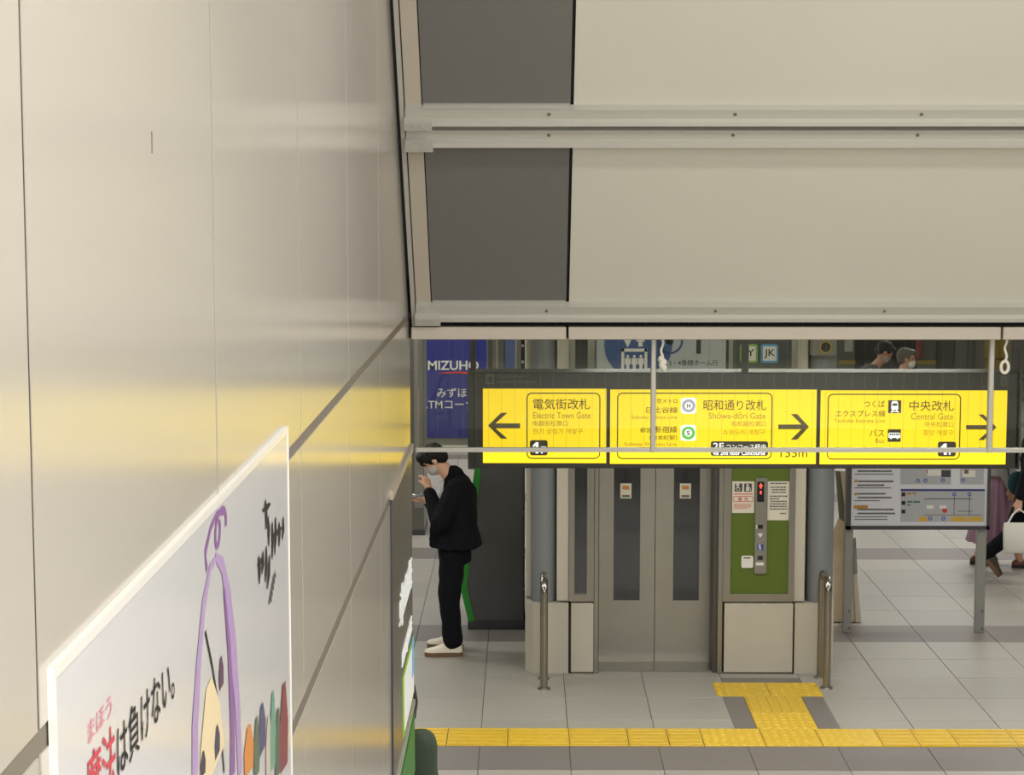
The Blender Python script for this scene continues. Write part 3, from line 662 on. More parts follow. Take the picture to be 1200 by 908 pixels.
# ---- lift destination sign on the transom
Ysg = Yel - .055
X0, X1, Z0, Z1 = rpx(699, 372, 852, 446, Ysg)
es = tag(MB().bbox(X0, X1, Ysg, Ysg + .045, Z0, Z1, .004).build('elevator_sign', mat('sign_pale_grey', (170, 176, 176), .4)), 'pale lift sign with blue pictogram and Japanese platform lettering above the steel doors', 'sign')
c = at(748, 404, Y=Ysg); q = MB(); disc(q, c.x, c.z, 40 / F * Ysg, Ysg, .003, M_blue, 40); q.build('pictogram_disc', M_blue, es)
def ebox(name, x0, y0, x1, y1, d=.006, m=M_white): q = MB(); pbox(q, x0, y0, x1, y1, Ysg - d, d - .0005); return q.build(name, m, es)
for r_ in ((728, 408.5, 731.5, 445), (755, 408.5, 758.5, 445), (728, 408.5, 758.5, 412)): ebox('lift_outline', *r_)
for px in (735.6, 743.3, 751):
    q = MB(); c = at(px, 417.4, Y=Ysg); disc(q, c.x, c.z, .011, Ysg, .006, None, 12); poly(q, [(px - 3.4, 419.5), (px + 3.4, 419.5), (px + 3.4, 427), (px + 1.8, 427), (px + 1.8, 440), (px - 1.8, 440), (px - 1.8, 427), (px - 3.4, 427)], Ysg, .006); q.build('figure_mark', M_white, es)
q = MB(); poly(q, [(731, 398), (740, 398), (735.5, 406.8)], Ysg, .006); q.build('arrow_mark', M_white, es)
q = MB(); poly(q, [(748, 406), (753, 406), (753, 400), (756, 400), (750.5, 392), (745, 400), (748, 400)], Ysg, .006); q.build('arrow_mark', M_white, es)
q = MB(); c = at(785, 399.5, Y=Ysg); disc(q, c.x, c.z, 15.5 / F * Ysg, Ysg, .003, M_blue, 32, r0=13 / F * Ysg); disc(q, c.x, c.z, .03, Ysg, .003, M_blue); q.build('ring_mark', M_blue, es)
ebox('number_stroke', 816, 376, 821.5, 414.5, .003, M_ink); ebox('edge_strip', 851, 372, 854, 446, .006, M_ink)
for st, b in (('3・4番線ホーム行', (784, 421.5, 841.5, 428.5)), ('エレベーター', (795, 432, 841.5, 439.5))):
    q = MB(); ptext(q, st, *b, Ysg, M_ink, .004, .003); q.build('lettering', M_ink, es)
# ---- speaker box on the right column
Yq = Yel - .10; q = MB(); X0, X1, Z0, Z1 = rpx(951, 392, 981, 417, Yq); q.bbox(X0, X1, Yq, Yq + .1, Z0, Z1, .008)
spk = tag(q.build('loudspeaker', mat('device_grey', (128, 126, 116), .5)), 'grey square loudspeaker with a round cone on the lift column, rim coloured by sign reflection', 'loudspeaker')
c = at(967.5, 406.5, Y=Yq); q = MB(); disc(q, c.x, c.z, .046, Yq, .01, None, 32, r0=.036); q.build('rim', mat('reflection_gold_rim', (190, 160, 70), .25, .9), spk); q = MB(); disc(q, c.x, c.z, .036, Yq, .004, None, 28); q.build('cone', M_ink, spk)  # yellow sign's reflection is put into the rim colour

# ================================================================== steel hoop rails
def hoop(px, py_f, py_b, top, label, lean=0):
    pf = at(px, py_f, Z=0); pb = at(px - lean, py_b, Z=0); x = pf.x; zt = at(px, top, Y=(pf.y + pb.y) / 2).z; r = .0285; yf, yb = pf.y, max(pb.y, pf.y + .3); rad = .1
    o = thing('hoop_rail', label, 'rail', (x, (yf + yb) / 2, 0)); q = MB()
    pts = [(x, yf, 0.004), (x, yf, zt - rad - r)] + [(x, yf + rad - rad * math.cos(R(t)), zt - r - rad + rad * math.sin(R(t))) for t in range(10, 91, 10)]
    pts += [(x, yb - rad + rad * math.sin(R(t)), zt - r - rad + rad * math.cos(R(t))) for t in range(0, 81, 10)] + [(x, yb, zt - rad - r), (x, yb, .004)]
    q.tube(pts, r, 20); q.build('tube', M_chrome if False else mat('satin_steel', (158, 154, 144), .22, .95), o, smooth=True)
    for yy in (yf, yb): q = MB(); q.cyl((x, yy, 0), (x, yy, .012), .048, .044, 24); q.build('floor_flange', M_steel, o, smooth=True)
    return o
hoop(637.5, 807, 797, 672, 'steel hoop rail standing before the left round column of the lift')
hoop(968.5, 806, 796, 670, 'steel hoop rail standing beside the yellow tactile tiles')

# ================================================================== map board
YMB = at(1073, 741, Z=0).y
mbd = thing('map_board', 'free-standing station map board on two grey posts beside the lift', 'map board', (xat(1073, YMB), YMB, 0))
zt = 2.0; zbm = zat(619, YMB)
for a, b in ((990.5, 1000.5), (1146, 1157)):
    xa, xb = xat(a, YMB), xat(b, YMB); q = MB(); q.bbox(xa, xb, YMB + .0, YMB + .05, 0, zt - .1, .003); o = q.build('post', M_galv, mbd)
    for py in (716, 736.5): c = at((a + b) / 2, py, Y=YMB); MB().cyl((c.x, YMB, c.z), (c.x, YMB - .008, c.z), .013, .009, 10).build('bolt', M_steel, o)
xa, xb = xat(991, YMB), xat(1158.5, YMB); w = .026
q = MB(); q.box(xa, xb, YMB - .05, YMB - .002, zbm, zbm + w + .006); q.box(xa, xb, YMB - .05, YMB - .002, zt - w, zt); q.box(xa, xa + w * 1.4, YMB - .05, YMB - .002, zbm, zt); q.box(xb - w, xb, YMB - .05, YMB - .002, zbm, zt); q.build('board_frame', M_frame, mbd)
q = MB(); q.box(xa + w, xb - w, YMB - .04, YMB - .004, zbm + w, zt - w); bd = q.build('board_face', M_map, mbd)
YQ = YMB - .04
LAY = {'plan_area': .0012, 'diagram_line': .002, 'map_block': .0028, 'place_tag': .0028, 'photo_inset': .0028}
def mp(name, rects, m, st=False):
    q = MB()
    d = LAY.get(name, .002) + .0008 * (m in (M_frame,) or m.name == 'map_brown')
    for r_ in rects: pbox(q, *r_, YQ - d, d - .0002)
    o = q.build(name, m, bd)
    if st: o['kind'] = 'stuff'
    return o
mp('plan_area', [(1056, 470, 1115.5, 567.5)], M_mapg); mp('plan_area', [(1126, 470, 1154, 567.5)], M_mapg); mp('plan_area', [(1055.5, 573, 1154, 611.5)], M_mapg)
q = MB(); pbox(q, 1055.5, 573, 1154, 575.4, YQ - .003, .0014); q.build('title_bar', mat('map_navy', (58, 58, 118), .5), bd)
lines = []
for y in (551, 555, 563, 567.5, 571, 577.5, 582, 586, 596, 600.6, 605, 608): lines.append((1001.5 if y in (555, 571, 586, 605, 608) else 1005, y, {551: 1045, 555: 1047}.get(y, random.uniform(1030, 1050)), y + (1.1 if y in (555, 571, 586, 605, 608) else 2)))
wl_ = []
for x0, y0, x1, y1 in lines:
    x = x0
    while x < x1: w_ = random.uniform(1.2, 3); wl_.append((x, y0, min(x + w_, x1), y1)); x += w_ + .35
mp('small_print', wl_, M_greyink, True)
mp('heading_tag', [(1000.5, 592, 1017, 596)], mat('map_ochre', (176, 138, 52), .5)); mp('bullet', [(1001.5, 562, 1004.3, 565)], MATS['map_ochre']); mp('bullet', [(1001.5, 577.5, 1004.3, 580.5)], MATS['map_ochre'])
mp('floor_tag', [(1056.5, 577, 1061, 581.5)], M_ink); mp('floor_tag', [(1056.5, 587, 1061, 591.5)], M_ink); mp('floor_tag', [(1056.5, 597, 1061, 601.5)], M_ink)
mp('diagram_line', [(1083, 584, 1139, 585)], M_greyink); mp('diagram_line', [(1083, 603, 1150, 603.7)], M_greyink); mp('diagram_line', [(1117.8, 580, 1118.6, 603)], M_greyink); mp('diagram_line', [(1135.6, 580, 1136.4, 603)], M_greyink)
mp('diagram_line', [(1122, 598.6, 1140, 599.3)], M_greyink)
for r_ in ((1077, 605.5, 1086.5, 611), (1115, 605.5, 1131, 611), (1132.5, 605.5, 1151, 611)):
    mp('place_tag', [r_], mat('map_yellow', (206, 168, 66), .5))
M_mblue = mat('map_blue', (70, 84, 166), .5)
for px, py in ((1075.5, 563), (1084.5, 563), (1105, 562.5), (1128.5, 562.5), (1118.2, 579), (1136, 579), (1090, 607.5), (1105.5, 607.5)):
    c = at(px, py, Y=YQ); q = MB(); disc(q, c.x, c.z, .017, YQ, .0024, None, 16, r0=.009); q.build('map_marker', M_mblue, bd)
for px, py in ((1107, 598), (1088.5, 552.5)):
    c = at(px, py, Y=YQ); q = MB(); disc(q, c.x, c.z, .021, YQ, .0026, None, 16); q.build('map_marker', M_red, bd)
mp('map_block', [(1087, 550, 1103, 557.5)], M_white); mp('map_block', [(1103, 551, 1114, 559)], M_frame); mp('map_block', [(1128, 551, 1143, 559)], M_white); mp('map_block', [(1130, 550.5, 1135, 555)], mat('map_brown', (120, 88, 60), .5))
mp('photo_inset', [(1086, 592, 1094, 596)], M_white); mp('photo_inset', [(1101, 592, 1109, 596)], M_white)
mp('legend_text', [(1063, 577, 1068, 579.5), (1069.5, 577.3, 1074, 579)], MATS['map_ochre'], True); mp('legend_text', [(1063, 587, 1069, 589), (1070, 587, 1078, 589), (1063, 591, 1067, 592.4)], mat('map_teal', (60, 110, 100), .5), True)

# ---- leaning plywood between lift and board
YP1 = at(995, 737, Z=0).y + .25
bo = thing('folded_plywood_stand', 'folded plywood stand leaning against the lift behind the map board', 'board', (xat(994, YP1), YP1, 0))
def wboard(name, pts, Y0, d, m):
    w_ = [at(x, y, Y=Y0) for x, y in pts]; q = MB(); q.prism([(p.x, max(p.z, .003)) for p in w_], Vector((0, Y0, 0)), AX, AZ, AY, 0, d); return q.build(name, m, bo)
wboard('front_board', [(977, 733), (977, 622), (983, 607), (993, 615), (1001, 650), (1005, 690), (1007, 733)], YP1, .02, M_ply)
wboard('rear_board', [(979, 552), (985, 552), (992, 612), (984, 612)], YP1 + .1, .02, mat('grey_green_board', (104, 106, 88), .6)); wboard('rear_board', [(985, 552), (990, 552), (994, 600), (992, 612)], YP1 + .08, .02, M_ply)
wboard('bottom_rail', [(977, 738), (977, 731), (1008, 731), (1009, 738)], YP1 - .03, .03, M_ply)
wboard('side_strip', [(1003, 733), (998, 640), (1001, 640), (1009.5, 733)], YP1 - .02, .05, M_cream)
wboard('edge_guard', [(999, 632), (1003, 630), (1005, 672), (1001, 673)], YP1 - .05, .03, mat('grey_foam', (136, 134, 122), .8))

# ================================================================== kiosk behind the man
YK = at(590, 737, Z=0).y
kk = thing('ticket_kiosk', 'dark grey kiosk side panel with a bent bright green edge', 'kiosk', (xat(580, YK), YK, 0))
zk = lambda py: at(580, py, Y=YK).z
xk = lambda px: xat(px, YK, 650)
outl = [(xk(613.5), .05), (xk(613.5), 2.05), (xk(572), 2.05), (xk(564), zk(550)), (xk(547), zk(687)), (xk(556), .05)]
q = MB(); q.prism(outl, Vector((0, YK, 0)), AX, AZ, AY, 0, .75); q.build('side_panel', M_kiosk, kk)
edge = [(xk(572), 2.05), (xk(564), zk(550)), (xk(547), zk(687)), (xk(556.5), zk(728))]; wG = 8 / F * YK
q = MB(); q.prism([(edge[0][0], edge[0][1]), (edge[1][0], edge[1][1]), (edge[2][0], edge[2][1]), (edge[3][0], edge[3][1]), (edge[3][0] - wG, edge[3][1]), (edge[2][0] - wG, edge[2][1]), (edge[1][0] - wG, edge[1][1]), (edge[0][0] - wG, edge[0][1])], Vector((0, YK, 0)), AX, AZ, AY, -.012, .05); q.build('green_edge', M_kgreen, kk)
q = MB(); q.box(xk(548), xk(613.5), YK - .02, YK + .75, 0, .07); q.build('plinth', mat('kiosk_plinth', (52, 52, 54), .4), kk)
# column by the bank wall, chrome pillar, mullion
YC_ = at(490, 627, Z=0).y
q = MB(); x1_ = xat(497, YC_); q.bbox(x1_ - .42, x1_, YC_, YC_ + .7, 0, CZ, .012); col1 = struct(q.build('wall_column', mat('column_metal_grey', (112, 110, 102), .35, .3)))
q = MB(); q.box(x1_ - .1, x1_ - .096 + .09, YC_ - .006, YC_, .3, CZ); q.build('cover_plate', mat('column_light_grey', (146, 144, 136), .35, .3), col1)
q = MB(); q.box(x1_ - .42, x1_ + .004, YC_ - .008, YC_ + .7, 0, .06); q.build('skirting', M_frame, col1)
YCH = 21.0; q = MB(); c = xat(580.5, YCH); q.cyl((c, YCH, 0), (c, YCH, CZ), 9.8 / F * YCH, n=32); tag(q.build('chrome_pillar', mat('mirror_chrome', (208, 206, 200), .18, 1.0), smooth=True), 'round polished chrome pillar rising behind the dark kiosk', 'pillar')
YQ2 = YK + .5; q = MB(); q.box(xat(605, YQ2), xat(610.5, YQ2), YQ2, YQ2 + .05, 0, CZ); q.box(xat(610.5, YQ2), xat(615, YQ2), YQ2 + .01, YQ2 + .05, 0, CZ, M_ink)
pst = tag(q.build('partition_post', mat('partition_grey', (150, 148, 142), .4)), 'slim grey and black partition post in the gap between kiosk and lift', 'post')
q = MB()
for py in (405, 424, 600, 650, 690): p = at(612.5, py, Y=YQ2); q.cyl((p.x, YQ2 + .01, p.z), (p.x, YQ2 - .004, p.z), .012, n=8)
q.build('rivet', M_white, pst)

# ================================================================== poster on the stair wall
XP = XW + .006
Yp0, Yp1 = at(62.5, 780, X=XP).y, at(337.5, 530, X=XP).y; zpt = at(200, 640.5, X=XP).z
po = thing('framed_poster', 'large white framed poster with red and black brush lettering on the stair wall', 'poster', (XW, (Yp0 + Yp1) / 2, zpt - 1.15))
q = MB(); fw = .011
for a in ((Yp0, Yp1, zpt - fw, zpt), (Yp0, Yp1, zpt - 1.15, zpt - 1.15 + fw), (Yp0, Yp0 + fw * .3, zpt - 1.15 + fw, zpt - fw), (Yp1 - fw * .3, Yp1, zpt - 1.15 + fw, zpt - fw)): FR = MB().box(XW, XP + .0015, a[0], a[1], a[2], a[3]).build('frame', M_pframe, po)
q = MB(); q.box(XW + .001, XP, Yp0 + .0033, Yp1 - .0033, zpt - 1.15 + fw, zpt - fw); pf_ = q.build('face', M_plast, po)
PX_ = AX; po_o = Vector((XP, 0, 0))
def wtext(st, y0, y1, z0, z1, m, bold=0.0, name='lettering'):
    q = MB(); text_fit(q, st, y0, y1, z0, z1, po_o, AY, AZ, AX, .0012, m, bold); return q.build(name, m, pf_)
pyz = lambda px, py: (at(px, py, X=XP).y, at(px, py, X=XP).z)
yA = pyz(136, 870)[0]; yB = pyz(204, 830)[0]; zA = pyz(160, 882)[1]; zB = pyz(157, 822)[1]
wtext('は負けない。', yA, yB, zA, zB, M_ink, .006)
M_pred = mat('poster_red', (206, 66, 82), .4); M_ppink = mat('poster_pink', (226, 150, 168), .4)
yR = pyz(100, 890)[0]; wtext('魔法', yR, yA - .008, zA - .006, zB + .008, M_pred, .006); wtext('まほう', yR + .01, yA - .02, zB + .018, zB + .04, M_ppink, .008)
RC = [0]
def ribbon(pts, w, m, name='stroke'):
    """flat brush stroke on the poster through photo points"""
    RC[0] += 1; lay = XP + .0008 + .00004 * RC[0]; c = [Vector((0,) + pyz(*p)) for p in pts]; n = len(c); q = MB(); A_, B_ = [], []
    for i in range(n):
        d = (c[min(i + 1, n - 1)] - c[max(i - 1, 0)]).normalized(); nn = Vector((0, -d.z, d.y)); ww = (w[i] if isinstance(w, list) else w) / 2 * (1 + 1.3 * abs(d.z))
        A_.append(c[i] + nn * ww + AX * lay); B_.append(c[i] - nn * ww + AX * lay)
    q.add(A_ + B_, [(i, i + 1, n + i + 1, n + i) for i in range(n - 1)]); return q.build(name, m, pf_)
M_lav = mat('poster_lavender', (176, 150, 196), .4); M_lav2 = mat('poster_violet', (140, 96, 160), .4)
ribbon([(256 + 9 * (1 - t * .12) * math.cos(t * 1.1 - .4) * (1 - t / 11), 622 - 30 * (1 - t / 10) * math.sin(t * 1.1 + .2)) for t in [k * .35 for k in range(22)]], .007, M_lav2)
ribbon([(242, 668), (240, 648), (246, 620), (254, 601), (262, 600)], .007, M_lav2)
ribbon([(228, 908), (228, 850), (232, 780), (238, 710), (246, 665), (254, 652)], [.02, .02, .016, .014, .01, .006], M_lav)
ribbon([(252, 652), (260, 662), (267, 700), (273, 760), (278, 830), (281, 908)], [.008, .014, .02, .024, .02, .018], M_lav)
ribbon([(262, 690), (268, 760), (272, 850), (272, 908)], [.006, .012, .018, .02], M_lav2)
ribbon([(240, 740), (248, 780), (256, 830), (262, 905)], .004, M_ink)
M_pcr = mat('poster_cream', (232, 214, 176), .4)
ribbon([(244, 800), (246, 850), (248, 908)], [.02, .07, .09], M_pcr)
for pts, w, c in ((((258, 770), (259, 805)), .012, (90, 60, 90)), (((253, 850), (254, 885)), .014, (60, 60, 90)), (((237, 880), (237, 908)), .012, (60, 50, 70)), (((291, 850), (291, 905)), .03, (214, 140, 70)), (((300, 840), (300, 908)), .02, (90, 110, 90)),
                  (((306, 825), (307, 880)), .024, (80, 80, 120)), (((314, 838), (314, 908)), .02, (200, 190, 180)), (((319, 810), (319, 900)), .022, (110, 160, 140)), (((325, 830), (325, 908)), .024, (90, 100, 90)), (((332, 800), (332, 900)), .034, (132, 60, 70))):
    ribbon([pts[0], ((pts[0][0] + pts[1][0]) / 2, (pts[0][1] + pts[1][1]) / 2), pts[1]], [w * .5, w * 1.5, w * 1.3], mat('poster_ink_%d_%d_%d' % c, c, .4), 'colour_daub')
for pts in (((310, 586), (311, 620)), ((307, 598), (316, 590)), ((313, 605), (314, 640)), ((318, 612), (318, 655)), ((322, 606), (321, 650)), ((326, 612), (326, 640)), ((331, 606), (330, 632)), ((319, 628), (329, 618)), ((302, 652), (303, 684)), ((307, 646), (306, 672)), ((311, 640), (310, 682)), ((301, 662), (308, 652)), ((315, 650), (312, 690))):
    ribbon([pts[0], ((pts[0][0] + pts[1][0]) / 2 + .8, (pts[0][1] + pts[1][1]) / 2), pts[1]], [.005, .011, .004], M_ink, 'brush_stroke')
for k in range(5): ribbon([(314 + 1.2 * k, 706 - 7 * k), (317 + 1.2 * k, 702 - 7 * k), (315.5 + 1.3 * k, 698 - 7 * k)], .006, M_greyink, 'brush_stroke')

# ---- grey advertisement panel at the foot of the stair wall
XA = XW + .004; Ya0, Ya1 = at(459.5, 700, X=XA).y, Yend + .006
ztop = J2 + .0
ad = thing('wall_ad_panel', 'grey wall advertisement panel with white lettering at the end of the stair wall', 'advertisement', (XW, (Ya0 + Ya1) / 2, .6))
q = MB(); q.box(XW - .03, XA, Ya0, Ya1, .6, ztop); q.build('panel', M_adgrey, ad)
q = MB(); q.box(XW - .03, XA + .006, Ya0, Ya1 + .004, ztop, ztop + .03); q.build('top_ledge', M_fascia, ad)
q = MB(); q.box(XW - .03, XA + .002, Ya0 - .012, Ya0, .6, ztop); q.build('edge_trim', M_frame, ad)
ayz = lambda px, py: (at(px, py, X=XA).y, at(px, py, X=XA).z)
M_litw = mat('lit_white_letter', (235, 238, 236), .4, emit=.3)
def ad_glyph(px0, px1, pyc, h, seed):
    rg = random.Random(seed); y0 = at(px0, pyc, X=XA).y; y1 = at(px1, pyc, X=XA).y; z = at((px0 + px1) / 2, pyc, X=XA).z; q = MB(); n = 7
    for i in range(n):
        u = y0 + (y1 - y0) * (i + .5) / n; w = (y1 - y0) / n * .2; a_ = z - h / 2 + h * rg.uniform(0, .35); b_ = z + h / 2 - h * rg.uniform(0, .3)
        q.box(XA, XA + .003, u - w, u + w, a_, b_)
    for k in range(3): v = z - h * .3 + h * .3 * k; q.box(XA, XA + .0034, y0 + (y1 - y0) * .05 * k, y1, v, v + h * .05)
    o = q.build('advert_lettering', M_litw, ad); o['kind'] = 'stuff'
ad_glyph(467.5, 482.5, 694, .15, 2); ad_glyph(470.5, 482.5, 752, .075, 5)
y0 = at(472, 820, X=XA).y; y1 = Ya1 - .004; z = at(477.5, 806, X=XA).z
q = MB(); q.box(XA, XA + .003, y0, y1, z - .11, z + .11); lb = q.build('light_patch', mat('patch_green', (150, 190, 70), .4, emit=.25), ad)
q = MB(); q.box(XA + .003, XA + .005, y0 + .05, y1 - .02, z - .095, z + .095, M_litw); q.build('light_patch_core', M_litw, lb)
q = MB(); q.box(XA + .005, XA + .006, y1 - .14, y1 - .02, z - .02, z + .12); q.build('light_patch_corner', mat('patch_blue', (120, 180, 220), .4, emit=.25), lb)
q = MB(); ledge_z = at(476, 850, X=XA).z; q.box(XA, XA + .008, Ya0 + .05, Ya1, ledge_z - .04, ledge_z - .02); q.build('lower_ledge', M_alu, ad)
q = MB(); q.box(XA, XA + .006, Ya0 + .2, Ya1, ledge_z - .3, ledge_z - .08); q.build('green_strip', M_kgreen, ad)

# ================================================================== people
def rotz(a): return Matrix.Rotation(a, 4, 'Z')
def hand(mb, wrist, d, n, curl=30, side=1, thumb=35, s=1.0, spread=4):
    """palm along d, palm faces n, thumb on the side given; fingers are bent towards n"""
    d = Vector(d).normalized(); n = Vector(n); n = (n - d * n.dot(d)).normalized(); t = d.cross(n) * side; w = Vector(wrist)
    mb.cap(w - d * .01, .024 * s, w + d * .025 * s, .026 * s, 10)
    for k, (off, ln, r) in enumerate(((.030, .070, .0088), (.010, .078, .0092), (-.010, .072, .0088), (-.029, .056, .0078))):
        b0 = w + t * off * .55 * s; kn = w + d * .085 * s + t * off * s; mb.cap(b0, .0165 * s, kn, .0125 * s, 10)
        dd = (d + t * math.tan(R(spread)) * (off / .03)).normalized(); p = kn
        for j, fr in enumerate((.45, .32, .23)):
            a = R(curl * (j + .6)); v = dd * math.cos(a) + n * math.sin(a); e = p + v * ln * fr * s; mb.cap(p, r * (1 - .08 * j) * s, e, r * (.92 - .08 * j) * s, 8); p = e
    a = R(thumb); p = w + d * .028 * s + t * .026 * s; v = (d * math.cos(a) + t * math.sin(a) * .8 + n * .45).normalized(); e = p + v * .04 * s; mb.cap(p, .0135 * s, e, .011 * s, 8)
    v = (v + n * .3 + d * .4).normalized(); mb.cap(e, .011 * s, e + v * .03 * s, .0085 * s, 8)
def head_parts(mb, hc, pitch, turn=0):
    """skull, jaw, nose, ears; hc head centre; returns the head matrix (local x forward, y left, z up)"""
    M = Matrix.Translation(hc) @ rotz(turn) @ Matrix.Rotation(pitch, 4, 'Y'); rt = M.to_3x3(); P = lambda x, y, z: M @ Vector((x, y, z))
    mb.ell(P(-.008, 0, .03), (.095, .076, .088), rt); mb.ell(P(.022, 0, -.035), (.066, .062, .078), rt); mb.cap(P(.045, 0, -.085), .03, P(.03, 0, -.06), .045)
    mb.cap(P(.084, 0, .012), .009, P(.1, 0, -.022), .0135, 8); mb.ell(P(.082, 0, -.055), (.014, .024, .009), rt, 10, 8)
    for sgn in (1, -1): mb.ell(P(-.004, sgn * .076, -.006), (.02, .01, .031), rt, 10, 8); mb.ell(P(.076, sgn * .03, .028), (.014, .026, .008), rt, 10, 8)
    return M
def paint_head(me, M, w2l):
    """eyes, brows and lips as small painted areas of the body mesh"""
    Mi = M.inverted(); me.materials.append(M_eye); me.materials.append(M_lip); me.materials.append(M_hair)
    n = len(me.polygons); ce = np.empty(n * 3, np.float32); me.polygons.foreach_get('center', ce); T = np.array(Mi @ w2l); c = ce.reshape(-1, 3) @ T[:3, :3].T + T[:3, 3]
    x, y, z = c[:, 0], np.abs(c[:, 1]), c[:, 2]; ix = np.zeros(n, np.int32); ok = x > .05
    ix[ok & (y > .018) & (y < .044) & (z > -.001) & (z < .011)] = 1; ix[ok & (y > .015) & (y < .05) & (z > .024) & (z < .031)] = 3
    ix[ok & (x > .075) & (y < .022) & (z > -.062) & (z < -.048)] = 2; me.polygons.foreach_set('material_index', ix)
def oval(c, rx, ry, n=20, fwd=None, bump=0, nb=0, ph=0):
    return [Vector((c[0] + (rx + bump * math.cos(nb * t + ph)) * math.cos(t), c[1] + (ry + bump * math.cos(nb * t + ph)) * math.sin(t), c[2])) for t in [2 * math.pi * i / n for i in range(n)]]
class Person:
    def __init__(s, name, px, py, ang, scale=1.0, pos=None):
        p = pos or at(px, py, Z=0); s.p = Vector((p.x, p.y, 0)); s.M = Matrix.Translation(s.p) @ rotz(ang) @ Matrix.Scale(scale, 4); s.root = None; s.name = name
    def body(s, mb, m, vox, HM):
        mb.xf(s.M); me = remesh(mb, vox, s.name, m, 3, s.p); paint_head(me, HM, s.M.inverted() @ Matrix.Translation(s.p)); s.root = link(s.name, me, s.p); return s.root
    def wear(s, name, mb, m, vox=.009, smooth=4, wr=None, par=None):
        mb.xf(s.M); me = remesh(mb, vox, name, m, smooth, s.p, wr); return link(name, me, s.p, par or s.root)
    def solid(s, name, mb, m, par=None, smooth=True): return mb.xf(s.M).build(name, m, par or s.root, smooth=smooth)
    def shoe(s, ank, yaw, up, so, pitch=0, L=.285, w=.05, laces=True, low=False):
        """ank: point on the ground below the ankle; pitch lifts the heel"""
        T = Matrix.Translation(ank) @ rotz(yaw) @ Matrix.Translation((.19, 0, 0)) @ Matrix.Rotation(pitch, 4, 'Y') @ Matrix.Translation((-.19, 0, 0)); hb = -.075
        def ring(x, hw, z0, z1, n=14): return [T @ Vector((x, hw * math.cos(a) * (1 if math.sin(a) > 0 else 1), z0 + (z1 - z0) * max(0, math.sin(a)) ** .8)) for a in [math.pi * 2 * i / n for i in range(n)]]
        prof = [(0, .022, .07), (.03, .038, .1), (.08, .04, .104), (.13, .04, .1), (.17, .043, .08), (.21, .047, .064), (.25, .043, .055), (.275, .03, .046), (.285, .014, .036)]
        if low: prof = [(x, h, z * .72) for x, h, z in prof]
        q = MB(); q.loft([ring(hb + x * L / .285, h * w / .05, .035, max(z + .012, .05)) for x, h, z in prof]); sh = s.solid('shoe', q, up)
        q = MB(); out = [(hb - .004 + .29 * L / .285 * (1 - math.cos(t)) / 2, (.043 + .009 * (1 - math.cos(t)) / 2) * math.sin(t) ** .6 * w / .05) for t in [math.pi * (i + .02) / 12.04 for i in range(13)]]
        pts = out + [(x, -y) for x, y in out[::-1]]; q.prism(pts, T @ Vector((0, 0, 0)), (T.to_3x3() @ AX), (T.to_3x3() @ AY), (T.to_3x3() @ AZ), 0, .036); s.solid('sole', q, so, sh, False)
        if laces:
            q = MB()
            for k in range(3): x = hb + .125 + .024 * k; z = .108 - .014 * k; q.cap(T @ Vector((x, -.024, z)), .004, T @ Vector((x + .01, .024, z)), .004, 6)
            s.solid('lace', q, M_white, sh)['kind'] = 'stuff'
        return sh
def arm(mb, sh, el, wr, r=(.05, .042, .03)): mb.cap(sh, r[0], el, r[1]); mb.cap(el, r[1] * .98, wr, r[2])
def leg(mb, hip, kn, an, r=(.078, .056, .04)): mb.cap(hip, r[0], kn, r[1]); mb.cap(kn, r[1], an, r[2])

# ---- man in black looking at his phone (faces the wall on the left: local x -> world -X)
pm = Person('person', 531.5, 764, math.pi)
hc = Vector((.150, 0, 1.565)); hp = R(40)
b = MB(); HM = head_parts(b, hc, hp); b.cap((-.0, 0, 1.40), .062, (.085, 0, 1.51), .056)
b.loft([oval((-.02, 0, .82), .09, .14), oval((-.01, 0, .95), .1, .15), oval((-.03, 0, 1.12), .1, .14), oval((-.05, 0, 1.3), .11, .16), oval((-.04, 0, 1.42), .07, .14)])
shL, elL, wrL = Vector((-.03, .19, 1.37)), Vector((.10, .235, 1.10)), Vector((.19, .10, 1.345))
shR, elR, wrR = Vector((-.03, -.19, 1.37)), Vector((.05, -.22, 1.09)), Vector((.225, -.09, 1.225))
arm(b, shL, elL, wrL); arm(b, shR, elR, wrR)
leg(b, (-.02, .095, .86), (.01, .11, .47), (-.01, .125, .09)); leg(b, (-.02, -.095, .86), (.02, -.11, .47), (0, -.125, .09))
hand(b, wrL, (.25, -.45, .85), (.6, -.5, -.5), 38, 1, 30); hand(b, wrR, (.93, .25, .06), (0, .15, 1), 24, -1, 40)
pr = pm.body(b, M_skin, .0052, HM); tag(pr, 'person in black jacket and trousers, head bowed over a phone beside the lift', 'person')
q = MB(); rt = HM.to_3x3(); Hh = lambda x, y, z: HM @ Vector((x, y, z))
q.ell(Hh(-.02, 0, .038), (.102, .089, .096), rt); q.ell(Hh(.055, 0, .078), (.058, .082, .046), rt); q.ell(Hh(.088, 0, .04), (.022, .062, .032), rt); q.ell(Hh(-.06, 0, -.01), (.058, .078, .066), rt)
for sg_ in (1, -1): q.ell(Hh(.03, sg_ * .07, .04), (.04, .018, .03), rt)
pm.wear('hair', q, M_hair, .006, 3, (.003, 90))
q = MB(); q.ell(Hh(.05, 0, -.052), (.056, .069, .05), rt); q.ell(Hh(.086, 0, -.04), (.02, .03, .034), rt); mk = pm.wear('face_mask', q, M_mask, .006, 3)
q = MB()
q.loft([oval((-.02, 0, .87), .215, .225, 28), oval((-.025, 0, .93), .195, .22, 28), oval((-.03, 0, 1.05), .165, .205, 28), oval((-.045, 0, 1.2), .15, .205, 28), oval((-.05, 0, 1.33), .135, .2, 28), oval((-.035, 0, 1.41), .105, .165, 28), oval((-.015, 0, 1.45), .078, .09, 28)])
q.cap((-.02, 0, 1.43), .078, (-.0, 0, 1.45), .076)
